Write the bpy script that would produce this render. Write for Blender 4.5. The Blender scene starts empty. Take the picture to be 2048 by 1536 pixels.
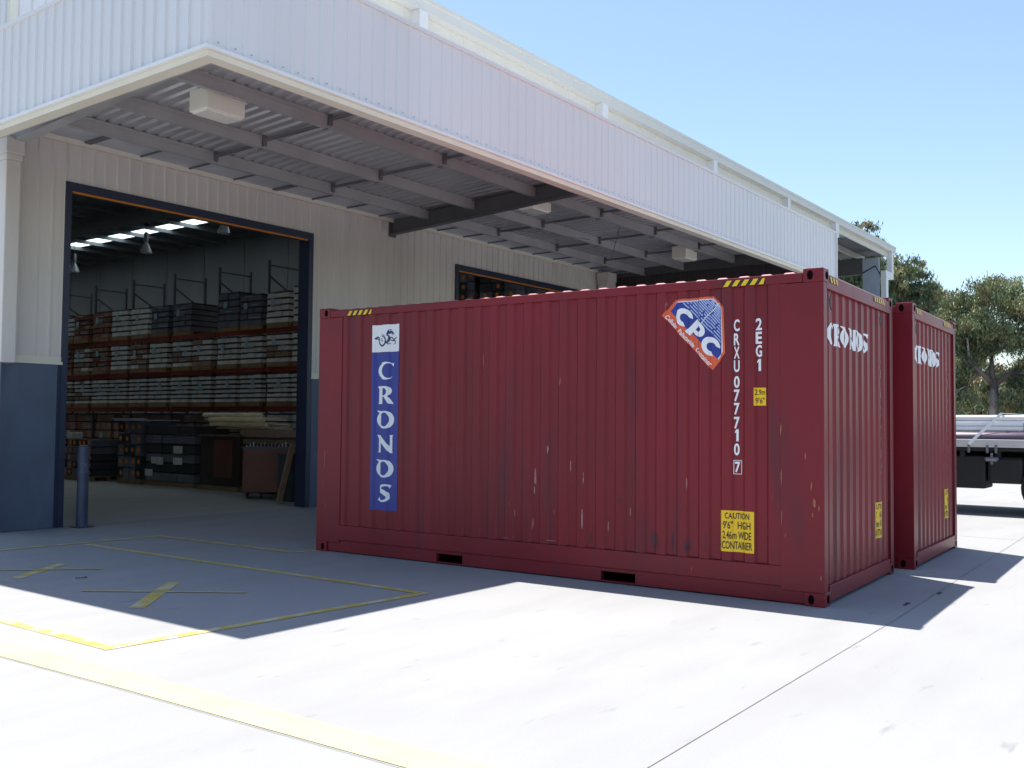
import bpy, bmesh, math, random
from mathutils import Vector, Matrix
R = math.radians
random.seed(7)
scene = bpy.context.scene
COL = scene.collection

# ------------------------------------------------------------------ camera
yaw, pitch, roll, fpx = 0.6443, 0.0413, 0.0091, 1935.56
fw = Vector((math.cos(pitch)*math.cos(yaw), math.cos(pitch)*math.sin(yaw), math.sin(pitch)))
rt = Vector((math.sin(yaw), -math.cos(yaw), 0)); up = rt.cross(fw)
r2 = math.cos(roll)*rt + math.sin(roll)*up; u2 = -math.sin(roll)*rt + math.cos(roll)*up
cam_d = bpy.data.cameras.new('camera'); cam = bpy.data.objects.new('camera', cam_d); COL.objects.link(cam)
M = Matrix((r2, u2, -fw)).transposed().to_4x4(); M.translation = Vector((0, 0, 1.534))
cam.matrix_world = M
cam_d.sensor_width = 36; cam_d.sensor_fit = 'HORIZONTAL'; cam_d.lens = 36*fpx/2048
cam_d.clip_end = 3000; cam_d.clip_start = .05
scene.camera = cam

# ------------------------------------------------------------------ sky, sun, exposure
to_sun = Vector((.145, .30, 1)).normalized()
world = bpy.data.worlds.new('World'); scene.world = world; world.use_nodes = True
nt = world.node_tree; bg = nt.nodes['Background']
sky = nt.nodes.new('ShaderNodeTexSky'); sky.sky_type = 'NISHITA'; sky.sun_disc = False
sky.sun_elevation = math.asin(to_sun.z); sky.sun_rotation = math.atan2(to_sun.x, to_sun.y)
sky.air_density = 1.1; sky.dust_density = .7; sky.ozone_density = 2.2
nt.links.new(sky.outputs[0], bg.inputs[0]); bg.inputs[1].default_value = .10
sl = bpy.data.lights.new('sun', 'SUN'); sl.energy = 4.6; sl.angle = R(.5); sl.color = (1, .965, .91)
so = bpy.data.objects.new('sun', sl); COL.objects.link(so)
so.rotation_euler = (-to_sun).to_track_quat('-Z', 'Y').to_euler(); so.location = (0, 0, 30)
scene.view_settings.view_transform = 'Standard'; scene.view_settings.look = 'None'
scene.view_settings.exposure = 1.05; scene.view_settings.gamma = 1
scene.cycles.max_bounces = 10; scene.cycles.diffuse_bounces = 6

# ------------------------------------------------------------------ helpers
class MB:
    def __init__(s): s.v = []; s.f = []; s.mi = []
    def add(s, vs, fs, mi=0):
        o = len(s.v); s.v += [tuple(v) for v in vs]
        s.f += [tuple(i+o for i in f) for f in fs]; s.mi += [mi]*len(fs); return s
    def box(s, x0, x1, y0, y1, z0, z1, mi=0):
        v = [(x0,y0,z0),(x1,y0,z0),(x1,y1,z0),(x0,y1,z0),(x0,y0,z1),(x1,y0,z1),(x1,y1,z1),(x0,y1,z1)]
        return s.add(v, [(3,2,1,0),(4,5,6,7),(0,1,5,4),(1,2,6,5),(2,3,7,6),(3,0,4,7)], mi)
    def obox(s, p0, p1, w, h, up=(0,0,1), mi=0):
        p0 = Vector(p0); p1 = Vector(p1); d = (p1-p0).normalized(); up = Vector(up)
        a = d.cross(up).normalized()*(w/2); b = a.cross(d).normalized()*(h/2)
        v = [p+q for p in (p0, p1) for q in (-a-b, a-b, a+b, -a+b)]
        return s.add(v, [(0,1,2,3),(7,6,5,4),(0,4,5,1),(1,5,6,2),(2,6,7,3),(3,7,4,0)], mi)
    def tube(s, pts, rad, n=8, mi=0, cap=True):
        pts = [Vector(p) for p in pts]; rr = rad if isinstance(rad, (list, tuple)) else [rad]*len(pts)
        base = len(s.v); vs = []
        for i, p in enumerate(pts):
            d = (pts[min(i+1, len(pts)-1)]-pts[max(i-1, 0)]).normalized()
            a = d.orthogonal().normalized() if i == 0 else (a0 - d*a0.dot(d)).normalized()
            a0 = a; b = d.cross(a)
            vs += [p+(a*math.cos(t*2*math.pi/n)+b*math.sin(t*2*math.pi/n))*rr[i] for t in range(n)]
        fs = [(i*n+t, i*n+(t+1) % n, (i+1)*n+(t+1) % n, (i+1)*n+t) for i in range(len(pts)-1) for t in range(n)]
        if cap: fs += [tuple(range(n-1, -1, -1)), tuple(range((len(pts)-1)*n, len(pts)*n))]
        return s.add(vs, fs, mi)
    def build(s, name, mats, parent=None, smooth=False, bevel=0):
        me = bpy.data.meshes.new(name); me.from_pydata(s.v, [], s.f)
        if not isinstance(mats, (list, tuple)): mats = [mats]
        for m in mats: me.materials.append(m)
        if len(mats) > 1: me.polygons.foreach_set('material_index', s.mi)
        if smooth: me.polygons.foreach_set('use_smooth', [True]*len(me.polygons))
        me.update(); o = bpy.data.objects.new(name, me); COL.objects.link(o)
        if parent: o.parent = parent
        if bevel:
            b = o.modifiers.new('bevel', 'BEVEL'); b.width = bevel; b.segments = 2; b.limit_method = 'ANGLE'
        return o
def tag(o, label=None, cat=None, group=None, kind=None):
    if label: o['label'] = label
    if cat: o['category'] = cat
    if group: o['group'] = group
    if kind: o['kind'] = kind
    return o
def thing(name, loc, label, cat, group=None, rz=0):
    o = bpy.data.objects.new(name, None); COL.objects.link(o); o.empty_display_size = .2
    o.location = loc; o.rotation_euler.z = rz
    return tag(o, label, cat, group)
def copy_tree(o, parent=None):
    c = o.copy(); COL.objects.link(c)
    if parent: c.parent = parent
    for ch in list(o.children): copy_tree(ch, c)
    return c

# ------------------------------------------------------------------ materials
def mat(name, col, rough=.6, metal=0, var=.12, scale=2.0, stretch=(1,1,1), bump=0, bscale=40, spec=.5,
        dirt=None, dscale=1.5, dlo=.55, dhi=.75, dstretch=(1,1,1), rvar=0, coat=0):
    m = bpy.data.materials.new(name); m.use_nodes = True; n = m.node_tree.nodes; l = m.node_tree.links
    p = n['Principled BSDF']; p.inputs['Roughness'].default_value = rough; p.inputs['Metallic'].default_value = metal
    p.inputs['Specular IOR Level'].default_value = spec; p.inputs['Coat Weight'].default_value = coat
    tc = n.new('ShaderNodeTexCoord')
    def noise(sc, st, det=6):
        mp = n.new('ShaderNodeMapping'); mp.inputs['Scale'].default_value = st; l.new(tc.outputs['Object'], mp.inputs[0])
        t = n.new('ShaderNodeTexNoise'); t.inputs['Scale'].default_value = sc; t.inputs['Detail'].default_value = det
        l.new(mp.outputs[0], t.inputs['Vector']); return t
    t = noise(scale, stretch); rp = n.new('ShaderNodeValToRGB')
    rp.color_ramp.elements[0].position = .3; rp.color_ramp.elements[1].position = .7
    rp.color_ramp.elements[0].color = (*[c*(1-var) for c in col], 1); rp.color_ramp.elements[1].color = (*[min(1, c*(1+var)) for c in col], 1)
    l.new(t.outputs['Fac'], rp.inputs[0]); out = rp.outputs[0]
    if dirt:
        t2 = noise(dscale, dstretch, 9); r3 = n.new('ShaderNodeMapRange'); r3.inputs[1].default_value = dlo; r3.inputs[2].default_value = dhi
        l.new(t2.outputs['Fac'], r3.inputs[0]); mx = n.new('ShaderNodeMixRGB'); l.new(r3.outputs[0], mx.inputs[0])
        l.new(out, mx.inputs[1]); mx.inputs[2].default_value = (*dirt, 1); out = mx.outputs[0]
    l.new(out, p.inputs['Base Color'])
    if rvar:
        mr = n.new('ShaderNodeMapRange'); mr.inputs[3].default_value = rough-rvar; mr.inputs[4].default_value = rough+rvar
        l.new(t.outputs['Fac'], mr.inputs[0]); l.new(mr.outputs[0], p.inputs['Roughness'])
    if bump:
        t3 = noise(bscale, (1,1,1), 4); b = n.new('ShaderNodeBump'); b.inputs['Strength'].default_value = bump; b.inputs['Distance'].default_value = .01
        l.new(t3.outputs['Fac'], b.inputs['Height']); l.new(b.outputs[0], p.inputs['Normal'])
    return m
m_clad = mat('white_cladding', (.71,.705,.72), .45, var=.02, scale=.6, dirt=(.60,.59,.60), dscale=.9, dlo=.55, dhi=1.1, dstretch=(1,1,.15))
m_cream = mat('cream_cladding', (.66,.625,.585), .5, var=.04, scale=.7, dirt=(.42,.38,.34), dscale=1.1, dlo=.5, dhi=.95, dstretch=(1,1,.12))
m_eave = mat('pale_eave_paint', (.68,.675,.63), .5, var=.02); m_trim = mat('cream_trim', (.72,.68,.58), .45, var=.04)
m_blue = mat('slate_blue_paint', (.085,.115,.17), .6, var=.1, scale=1.3, bump=.1, dirt=(.13,.16,.22), dscale=2, dlo=.55, dhi=.8, dstretch=(1,1,.4))
m_navy = mat('navy_steel', (.022,.03,.062), .45, var=.15)
m_orange = mat('orange_seal', (.55,.20,.03), .5)
m_galv = mat('galvanised_steel', (.42,.43,.46), .42, .55, var=.12, scale=3, rvar=.1)
m_purlin = mat('galvanised_purlin', (.41,.41,.42), .45, .2, var=.1, scale=2)
m_gut = mat('bluish_gutter_steel', (.50,.52,.60), .4, .2, var=.15, scale=2); m_brace = mat('dull_steel_strap', (.17,.17,.19), .55, .4)
m_sheet = mat('roof_sheet_underside', (.46,.46,.49), .38, .35, var=.10, scale=1.2, stretch=(1,.2,1))
m_rafter = mat('dark_grey_steel', (.10,.098,.105), .55, .1, var=.1)
m_darkclad = mat('charcoal_cladding', (.055,.045,.05), .6, var=.12)
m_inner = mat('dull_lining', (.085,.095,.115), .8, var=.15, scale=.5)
m_precast = mat('precast_concrete', (.19,.195,.20), .85, var=.14, scale=.4, stretch=(1,1,.3))
m_fix = mat('cream_light_housing', (.86,.83,.74), .4, var=.03)
m_lens = mat('prismatic_diffuser', (.86,.84,.80), .15, var=.05, scale=12)
m_white = mat('white_paint', (.78,.78,.78), .45, var=.03)
# container paint: oxide red with scuffs and faint vertical streaks
m_red = mat('oxide_red_paint', (.185,.0125,.021), .38, var=.16, scale=1.1, stretch=(1,1,.45), bump=.05, bscale=14, rvar=.1, spec=.28,
            dirt=(.075,.022,.034), dscale=1.6, dlo=.55, dhi=.85, dstretch=(2.2,2.2,.35))
def scuffs(m, col, sc, st, lo):
    n = m.node_tree.nodes; l = m.node_tree.links; p = n['Principled BSDF']; tc = n.new('ShaderNodeTexCoord')
    src = p.inputs['Base Color'].links[0].from_socket
    mp = n.new('ShaderNodeMapping'); mp.inputs['Scale'].default_value = st; l.new(tc.outputs['Object'], mp.inputs[0])
    t = n.new('ShaderNodeTexNoise'); t.inputs['Scale'].default_value = sc; t.inputs['Detail'].default_value = 3; l.new(mp.outputs[0], t.inputs['Vector'])
    r = n.new('ShaderNodeMapRange'); r.inputs[1].default_value = lo; r.inputs[2].default_value = lo+.025; l.new(t.outputs['Fac'], r.inputs[0])
    x = n.new('ShaderNodeMixRGB'); l.new(r.outputs[0], x.inputs[0]); l.new(src, x.inputs[1]); x.inputs[2].default_value = (*col, 1)
    l.new(x.outputs[0], p.inputs['Base Color'])
scuffs(m_red, (.33,.13,.11), 6, (1.6,1.6,.4), .735)
scuffs(m_red, (.03,.02,.03), 4, (1.2,1.2,.7), .76)
m_redroof = mat('sun_glare_red_roof', (.50,.26,.25), .3, var=.15, scale=2)  # red paled to stand in for sun glare on the roof ribs
m_hole = mat('recess_shade', (.008,.004,.006), 1, spec=0)  # near-black paints the shade inside holes and pockets
m_ltr = mat('white_lettering', (.80,.80,.82), .4, var=.02)
m_blu = mat('blue_sign_film', (.012,.028,.27), .35, var=.06)
m_lbl = mat('pale_blue_lines', (.40,.50,.78), .4, var=.03)
m_dblu = mat('ink_blue_mark', (.02,.025,.13), .4)
m_ora = mat('orange_sign_film', (.72,.10,.03), .35, var=.06)
m_yel = mat('yellow_film', (.84,.52,.003), .4, var=.05, dirt=(.5,.33,.03), dscale=9, dlo=.6, dhi=.8)
m_blk = mat('black_film', (.012,.011,.013), .45)

# ------------------------------------------------------------------ ground
def concrete(name, base, stain):
    m = bpy.data.materials.new(name); m.use_nodes = True; n = m.node_tree.nodes; l = m.node_tree.links; p = n['Principled BSDF']
    p.inputs['Roughness'].default_value = .75; p.inputs['Specular IOR Level'].default_value = .35
    tc = n.new('ShaderNodeTexCoord')
    def nz(sc, det, st=(1,1,1)):
        mp = n.new('ShaderNodeMapping'); mp.inputs['Scale'].default_value = st; l.new(tc.outputs['Object'], mp.inputs[0])
        t = n.new('ShaderNodeTexNoise'); t.inputs['Scale'].default_value = sc; t.inputs['Detail'].default_value = det; l.new(mp.outputs[0], t.inputs['Vector']); return t.outputs['Fac']
    def rng(s, a, b, c=0, d=1):
        r = n.new('ShaderNodeMapRange'); l.new(s, r.inputs[0])
        for i, v in enumerate((a,b,c,d)): r.inputs[i+1].default_value = v
        return r.outputs[0]
    def mix(f, a, b, mode='MIX'):
        x = n.new('ShaderNodeMixRGB'); x.blend_type = mode; l.new(f, x.inputs[0])
        for i, v in ((1,a),(2,b)):
            if isinstance(v, tuple): x.inputs[i].default_value = (*v,1)
            else: l.new(v, x.inputs[i])
        return x.outputs[0]
    c = mix(rng(nz(.35,5),.3,.7), tuple(b*.93 for b in base), tuple(b*1.05 for b in base))
    c = mix(rng(nz(1.3,9,(.45,1.7,1)),.47,.72,0,.6), c, stain)
    c = mix(rng(nz(3.2,5,(.7,2.2,1)),.66,.74,0,.6), c, tuple(s*.72 for s in stain))
    c = mix(rng(nz(90,3),.35,.7,0,.35), c, tuple(b*.82 for b in base))
    l.new(c, p.inputs['Base Color'])
    b = n.new('ShaderNodeBump'); b.inputs['Strength'].default_value = .12; b.inputs['Distance'].default_value = .01
    l.new(nz(60,6), b.inputs['Height']); l.new(b.outputs[0], p.inputs['Normal'])
    return m
m_conc = concrete('yard_concrete', (.302,.300,.300), (.252,.248,.244))
m_floor = concrete('floor_concrete', (.36,.36,.33), (.28,.28,.26))
m_grass = mat('dry_grass', (.10,.12,.045), .9, var=.35, scale=.3)
g = MB().add([(-2500,-2500,-.03),(2500,-2500,-.03),(2500,2500,-.03),(-2500,2500,-.03)], [(0,1,2,3)]).build('ground', m_grass); tag(g, kind='structure')
g = MB().add([(-45,-45,0),(75,-45,0),(75,62,0),(-45,62,0)], [(0,1,2,3)]).build('pavement', m_conc); tag(g, kind='structure')
g = MB().add([(6.5,13.52,.004),(27.3,13.52,.004),(27.3,60,.004),(6.5,60,.004)], [(0,1,2,3)]).build('warehouse_floor', m_floor); tag(g, kind='structure')
# slab joints (sawn grooves filled dark)
m_joint = mat('joint_sealant', (.255,.24,.23), .9, var=.3, scale=5)
j = MB()
def strip(mb, p0, p1, w, z=.004, mi=0, seg=1):
    p0 = Vector((*p0,z)); p1 = Vector((*p1,z)); d = (p1-p0).normalized(); nrm = Vector((-d.y,d.x,0))*w/2
    mb.add([p0-nrm, p1-nrm, p1+nrm, p0+nrm], [(0,1,2,3)], mi)
strip(j, (3.0,2.13), (8,2.22), .006); strip(j, (8,2.22), (30,2.95), .008)
strip(j, (3.33,-6), (3.22,2.6), .004); strip(j, (3.22,2.6), (3.135,5.16), .004); strip(j, (3.135,5.16), (3.07,6.46), .004); strip(j, (3.07,6.46), (2.86,8.6), .005)
for x in (-6, 14.9, 22, 29.6): strip(j, (x,-20), (x,13.2), .014)
for y in (-3.2,-8.5,-14): strip(j, (-20,y), (60,y), .012)
tag(j.build('pavement_line', m_joint), kind='structure')
# painted lines
def paint(name, col, wear):
    m = mat(name, col, .6, var=.1, scale=3)
    n = m.node_tree.nodes; l = m.node_tree.links; p = n['Principled BSDF']; src = p.inputs['Base Color'].links[0].from_socket
    tc = n.new('ShaderNodeTexCoord'); t = n.new('ShaderNodeTexNoise'); t.inputs['Scale'].default_value = 7; t.inputs['Detail'].default_value = 9
    l.new(tc.outputs['Object'], t.inputs['Vector']); r = n.new('ShaderNodeMapRange'); r.inputs[1].default_value = wear; r.inputs[2].default_value = wear+.22
    l.new(t.outputs['Fac'], r.inputs[0]); x = n.new('ShaderNodeMixRGB'); l.new(r.outputs[0], x.inputs[0]); l.new(src, x.inputs[1]); x.inputs[2].default_value = (.52,.51,.46,1)
    l.new(x.outputs[0], p.inputs['Base Color']); return m
m_pline = paint('yellow_line_paint', (.50,.37,.07), .47)
m_pband = paint('pale_yellow_band_paint', (.66,.57,.24), .7)
m_pfaint = paint('worn_line_paint', (.42,.36,.14), .50)
b = MB(); N = 24
UP = ((3.60,-6),(3.52,0),(3.471,2.723),(3.440,3.455),(3.416,4.594),(3.385,5.558),(3.290,6.831),(3.10,9),(2.75,12),(2.2,16)); LO = ((3.35,-6),(3.29,0),(3.235,2.6),(3.215,3.2),(3.185,4.1),(3.15,5.16),(3.085,6.46),(2.88,8.6),(2.52,11.6),(1.97,15.6))
N = 9; vs = []
for (a0,a1),(b0,b1) in zip(UP,LO): vs += [(b0,b1,.0036),(a0,a1,.0036)]
b.add(vs, [(2*i,2*i+1,2*i+3,2*i+2) for i in range(N)])
tag(b.build('pavement_marking', m_pband), kind='structure')
b = MB()
strip(b, (3.645,6.15), (3.60,11.8), .09, .003)
strip(b, (3.60,6.12), (6.60,5.90), .095, .0034)
strip(b, (6.56,5.96), (6.46,11.4), .09, .0038)
strip(b, (3.6,11.75), (7.60,11.50), .09, .0042)
strip(b, (7.55,11.5), (7.62,8.95), .09, .0046)
strip(b, (7.62,8.95), (8.3,8.66), .07, .003)
tag(b.build('pavement_marking', m_pline), kind='structure')
b = MB()
strip(b, (5.50,8.14), (4.55,7.24), .13, .003); strip(b, (5.44,10.06), (4.66,9.48), .12, .003)
tag(b.build('pavement_marking', m_pline), kind='structure')
b = MB()
strip(b, (5.57,7.15), (4.69,8.33), .06, .0055); strip(b, (5.5,9.4), (4.5,10.4), .06, .0055)
tag(b.build('pavement_marking', m_pfaint), kind='structure')

# ------------------------------------------------------------------ ribbed sheet
def ribprofile(a0, a1, pitch=.19, depth=.024, top=.03, slope=.014):
    """list of (a, out)"""
    pts = [(a0, 0)]; k = math.floor(a0/pitch)
    while k*pitch < a1+pitch:
        c = k*pitch
        for da, o in ((-top/2-slope,0),(-top/2,depth),(top/2,depth),(top/2+slope,0)):
            if a0 < c+da < a1: pts.append((c+da, o))
        k += 1
    pts.append((a1, 0)); return pts
def ribbed(mb, a0, a1, lo, hi, fn, pitch=.19, depth=.024, mi=0, **k):
    """fn(a, v, out)->xyz"""
    pr = ribprofile(a0, a1, pitch, depth, **k); vs = []
    for a, o in pr: vs += [fn(a, lo, o), fn(a, hi, o)]
    mb.add(vs, [(2*i, 2*i+2, 2*i+3, 2*i+1) for i in range(len(pr)-1)], mi)
WY = 13.5
wall = lambda a, v, o: (a, WY-o, v)
# ------------------------------------------------------------------ warehouse
wh = thing('warehouse', (14, 14, 0), 'long warehouse with cream ribbed wall above a slate blue base and a high white eave', 'warehouse')
wh.location = (0,0,0)
D1 = (7.2, 11.83, 4.98); D2 = (15.9, 20.7, 4.98); X0 = 6.36; XE = 22.55; BZ = 2.36
mb = MB()
for a0, a1, z0, z1 in ((X0,D1[0],BZ+.03,5.62),(D1[0],D1[1],D1[2],5.62),(D1[1],D2[0],BZ+.03,5.62),(D2[0],D2[1],D2[2],5.62),(D2[1],XE,BZ+.03,5.62)):
    ribbed(mb, a0, a1, z0, z1, wall, pitch=.2)
mb.build('cream_wall_cladding', m_cream, wh)
mb = MB(); ribbed(mb, X0, 31.3, 5.62, 9.73, wall); ribbed(mb, XE, 31.3, 0, 5.62, wall)
ribbed(mb, WY, 60, 0, 9.9, lambda a, v, o: (X0-o, a, v))
mb.build('white_wall_cladding', m_clad, wh)
mb = MB()
for a0, a1 in ((X0-.02,D1[0]-.07),(D1[1]+.03,D2[0]-.1),(D2[1]+.1,XE)): MB().box(a0,a1,WY-.035,WY+.2,0,BZ-.04).build('blue_base_panel', m_blue, wh, bevel=.008)
mb = MB()
for a0, a1 in ((X0-.03,D1[0]-.01),(D1[1]+.01,D2[0]-.02),(D2[1]+.02,XE)):
    MB().box(a0,a1,WY-.055,WY+.05,BZ-.04,BZ-.0).box(a0,a1,WY-.03,WY+.02,BZ,BZ+.07).build('wall_flashing', m_trim, wh)
MB().box(X0-.05,X0+.06,WY-.05,WY+.03,5.62,9.7).build('corner_flashing', m_trim, wh)
# inner lining (gives wall thickness, closes the hall)
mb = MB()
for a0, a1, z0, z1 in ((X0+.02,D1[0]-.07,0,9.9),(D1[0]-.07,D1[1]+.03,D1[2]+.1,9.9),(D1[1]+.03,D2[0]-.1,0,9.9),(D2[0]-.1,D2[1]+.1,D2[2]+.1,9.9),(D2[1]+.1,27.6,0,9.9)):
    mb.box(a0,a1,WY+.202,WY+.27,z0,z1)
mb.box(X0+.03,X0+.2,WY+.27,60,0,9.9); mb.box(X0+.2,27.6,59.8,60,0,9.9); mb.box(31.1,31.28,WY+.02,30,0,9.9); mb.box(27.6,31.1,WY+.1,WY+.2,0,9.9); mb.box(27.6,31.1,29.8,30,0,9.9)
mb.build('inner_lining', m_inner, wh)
mb = MB(); mb.box(27.6,27.8,WY+.27,60,0,9.9)
for y in range(15, 60, 3): mb.box(27.57,27.6,y-.03,y+.03,0,9.9)
mb.build('precast_side_wall', m_precast, wh)
for D in (D1, D2):
    mb = MB()
    mb.box(D[0]-.02,D[0]+.07,WY-.04,WY+.24,0,D[2]); mb.box(D[1]-.08,D[1]+.02,WY-.04,WY+.24,0,D[2])
    mb.box(D[0]+.07,D[1]-.08,WY-.04,WY+.24,D[2]-.12,D[2]); mb.box(D[0]-.07,D[0]-.02,WY-.02,WY+.2,0,BZ-.05)
    fr = mb.build('door_frame', m_navy, wh)
    MB().box(D[0]+.09,D[1]-.09,WY-.012,WY+.02,D[2]-.15,D[2]-.123).build('door_seal', m_orange, fr)
# roof of the hall with skylight strip, purlins and rafters
mb = MB(); RZ = 9.93
SKX = (23.95, 24.75); SK2 = (16.4,17.3); SK3=(10.5,11.4)
xs = [X0, SK3[0], SK3[1], SK2[0], SK2[1], SKX[0], SKX[1], 27.8]
for i in (0,2,4,6): mb.box(xs[i],xs[i+1],WY,60,RZ,RZ+.04)
mb.box(SKX[0],SKX[1],WY,17,RZ,RZ+.04)
for i in (1,3): mb.box(xs[i],xs[i+1],WY,19,RZ,RZ+.04)
AW = [(31.95,33.05),(36.4,37.3),(42.0,43.0)]
ax = [27.8]; 
for a in AW: ax += list(a)
ax.append(48.3)
for i in range(0, 8, 2): mb.box(ax[i],ax[i+1],WY,30,RZ,RZ+.04)
for a in AW: mb.box(a[0],a[1],14.5,30,RZ,RZ+.04)
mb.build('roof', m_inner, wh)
m_sky = bpy.data.materials.new('translucent_sheet'); m_sky.use_nodes = True
n = m_sky.node_tree.nodes; l = m_sky.node_tree.links; n.remove(n['Principled BSDF'])
tr = n.new('ShaderNodeBsdfTranslucent'); tr.inputs[0].default_value = (.66,.78,.80,1); l.new(tr.outputs[0], n['Material Output'].inputs[0])
for a0, a1, y0, y1 in ((*SKX,17,60),(*SK2,19,60),(*SK3,19,60),*[(a[0],a[1],WY,14.5) for a in AW]):
    MB().add([(a0,y0,RZ+.02),(a1,y0,RZ+.02),(a1,y1,RZ+.02),(a0,y1,RZ+.02)], [(0,1,2,3)]).build('skylight', m_sky, wh)
m_pin = mat('primed_purlin', (.22,.23,.24), .6, .2)
mb = MB(); y = 15.2
while y < 60: mb.box(X0+.2,27.6,y,y+.07,9.76,9.92); y += 1.85
mb.build('roof_purlins', m_pin, wh)
for x in (13.9, 20.9):
    MB().box(x-.1,x+.1,WY+.3,59.8,9.1,9.65).build('roof_rafter', m_rafter, wh)
mb = MB(); y = 14.6
while y < 30: mb.box(31.3,48.25,y,y+.07,9.66,9.92); y += 1.65
mb.build('awning_purlins', m_purlin, wh)
m_colb = mat('grey_blue_column', (.36,.41,.48), .6, var=.06)
for x in (33.9, 40.4, 47.0):
    c = MB().box(x-.08,x+.08,WY+.05,14.3,0,9.6).build('awning_column', m_colb, wh)
    MB().box(x-.07,x+.07,14.3,29.8,8.85,9.64).build('awning_rafter', m_rafter, wh)
    MB().box(x-.1,x+.1,28.9,29.8,0,8.85).build('awning_column', m_colb, wh)
MB().tube([(46.9,14.3,8.9),(46.9,13.7,9.2),(46.95,13.5,8.8)],.03,6).build('cable', m_blk, wh)
# eave gutter and downpipes
mb = MB(); mb.box(X0-.3,48.45,WY-.32,WY+.02,9.97,10.2); mb.box(X0-.3,48.45,WY-.345,WY-.27,10.17,10.26)
mb.box(X0-.3,48.45,WY+.021,WY+1.2,10.14,10.17)
gt = mb.build('eave_gutter', m_eave, wh)
mb = MB(); ribbed(mb, X0, 48.3, 9.74, 9.968, lambda a,v,o:(a,WY-.10-o,v), pitch=.38, depth=.010); mb.box(X0,48.3,WY-.095,WY-.03,9.74,9.968); mb.build('eave_trim', m_eave, wh)
for x in (14.3, 21.4, 28.1, 34.4, 39.7):
    mb = MB(); mb.box(x,x+.26,WY-.33,WY-.06,9.4,9.968) if x < 39 else mb.box(x,x+.4,WY-.33,WY-.06,9.4,9.968); mb.box(x+.05,x+.21,WY-.26,WY-.1,6.0 if x < 23 else 0,9.4); mb.build('downpipe', m_white, wh, bevel=.01)
mb = MB(); mb.box(47.85,48.15,WY-.3,WY-.05,8.95,9.968); mb.box(46.9,48.15,WY-.3,WY-.05,8.65,8.95); mb.box(46.9,47.25,WY-.3,WY-.05,0,8.65)
mb.build('downpipe', m_white, wh, bevel=.01)
# downpipe at the near corner and beyond door two
def dpipe(x, y, top, w, d):
    mb = MB(); mb.box(x-w*.62,x+w*.62,y-d*.7,y+d*.5,top-.16,top+.07); mb.box(x-w*.56,x+w*.56,y-d*.6,y+d*.5,top-.24,top-.16)
    mb.box(x-w*.5,x+w*.5,y-d*.5,y+d*.5,2.30,top-.24)
    if x > 10: mb.box(x-w*.42,x+w*.42,y-d*.4,y+d*.5,0,2.30)
    else: mb.box(x-w*.5-.1,x-w*.5+.03,y-.05,y+.12,2.1,2.29); mb.box(x-w*.5-.1,x-w*.5-.02,y-.05,y+.12,0,2.09)
    mb.build('downpipe', m_cream, wh, bevel=.012)
dpipe(6.30, 13.30, 5.28, .20, .22); dpipe(21.75, 13.28, 5.45, .34, .3)

# ------------------------------------------------------------------ canopy
cp = thing('loading_canopy', (0,0,0), 'deep white ribbed canopy with purlins underneath, cantilevered over the loading doors', 'canopy')
CX, CY, FB, FT = 5.29, 7.5, 4.975, 6.06
mb = MB(); ribbed(mb, CX, XE, FB, FT, lambda a,v,o:(a,CY-o,v), depth=.015); mb.build('front_fascia', m_clad, cp)
mb = MB(); ribbed(mb, CY, WY, FB, FT, lambda a,v,o:(CX-o,a,v)); mb.build('side_fascia', m_clad, cp)
mb = MB(); mb.box(CX-.03,XE,CY-.035,CY+.1,FT-.0,FT+.045); mb.box(CX-.03,CX+.1,CY+.1,WY,FT,FT+.045); mb.box(XE,XE+.05,CY-.04,CY+.06,FB-.1,FT+.045)
mb.build('fascia_capping', m_clad, cp)
mb = MB(); x = CX+.1
while x < XE:
    mb.box(x,x+.014,CY-.019,CY-.015,FB+.05,FB+.064); x += .19
mb.build('screw_pattern', m_galv, cp)
mb = MB()  # bottom edge trim: white drip, then cream soffit channel
mb.box(CX-.04,XE,CY-.04,CY+.03,FB-.03,FB+.005); mb.box(CX-.04,CX+.03,CY+.03,WY,FB-.03,FB+.005)
mb.build('drip_trim', m_white, cp)
mb = MB()
mb.box(CX,XE,CY,CY+.035,FB-.09,FB-.032); mb.box(CX,XE,CY+.037,CY+.14,FB-.09,FB-.075)
mb.box(CX,CX+.035,CY+.038,CY+.142,FB-.072,FB-.032); mb.box(CX,CX+.035,CY+.142,WY,FB-.09,FB-.032); mb.box(CX+.037,CX+.14,CY+.142,WY,FB-.09,FB-.075)
mb.build('soffit_channel', m_trim, cp)
mb = MB(); mb.box(CX+.035,XE,CY+.145,CY+.17,FB-.085,5.9); mb.box(CX+.145,CX+.17,CY+.17,WY,FB-.085,5.6); mb.build('fascia_backing', m_purlin, cp)
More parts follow.
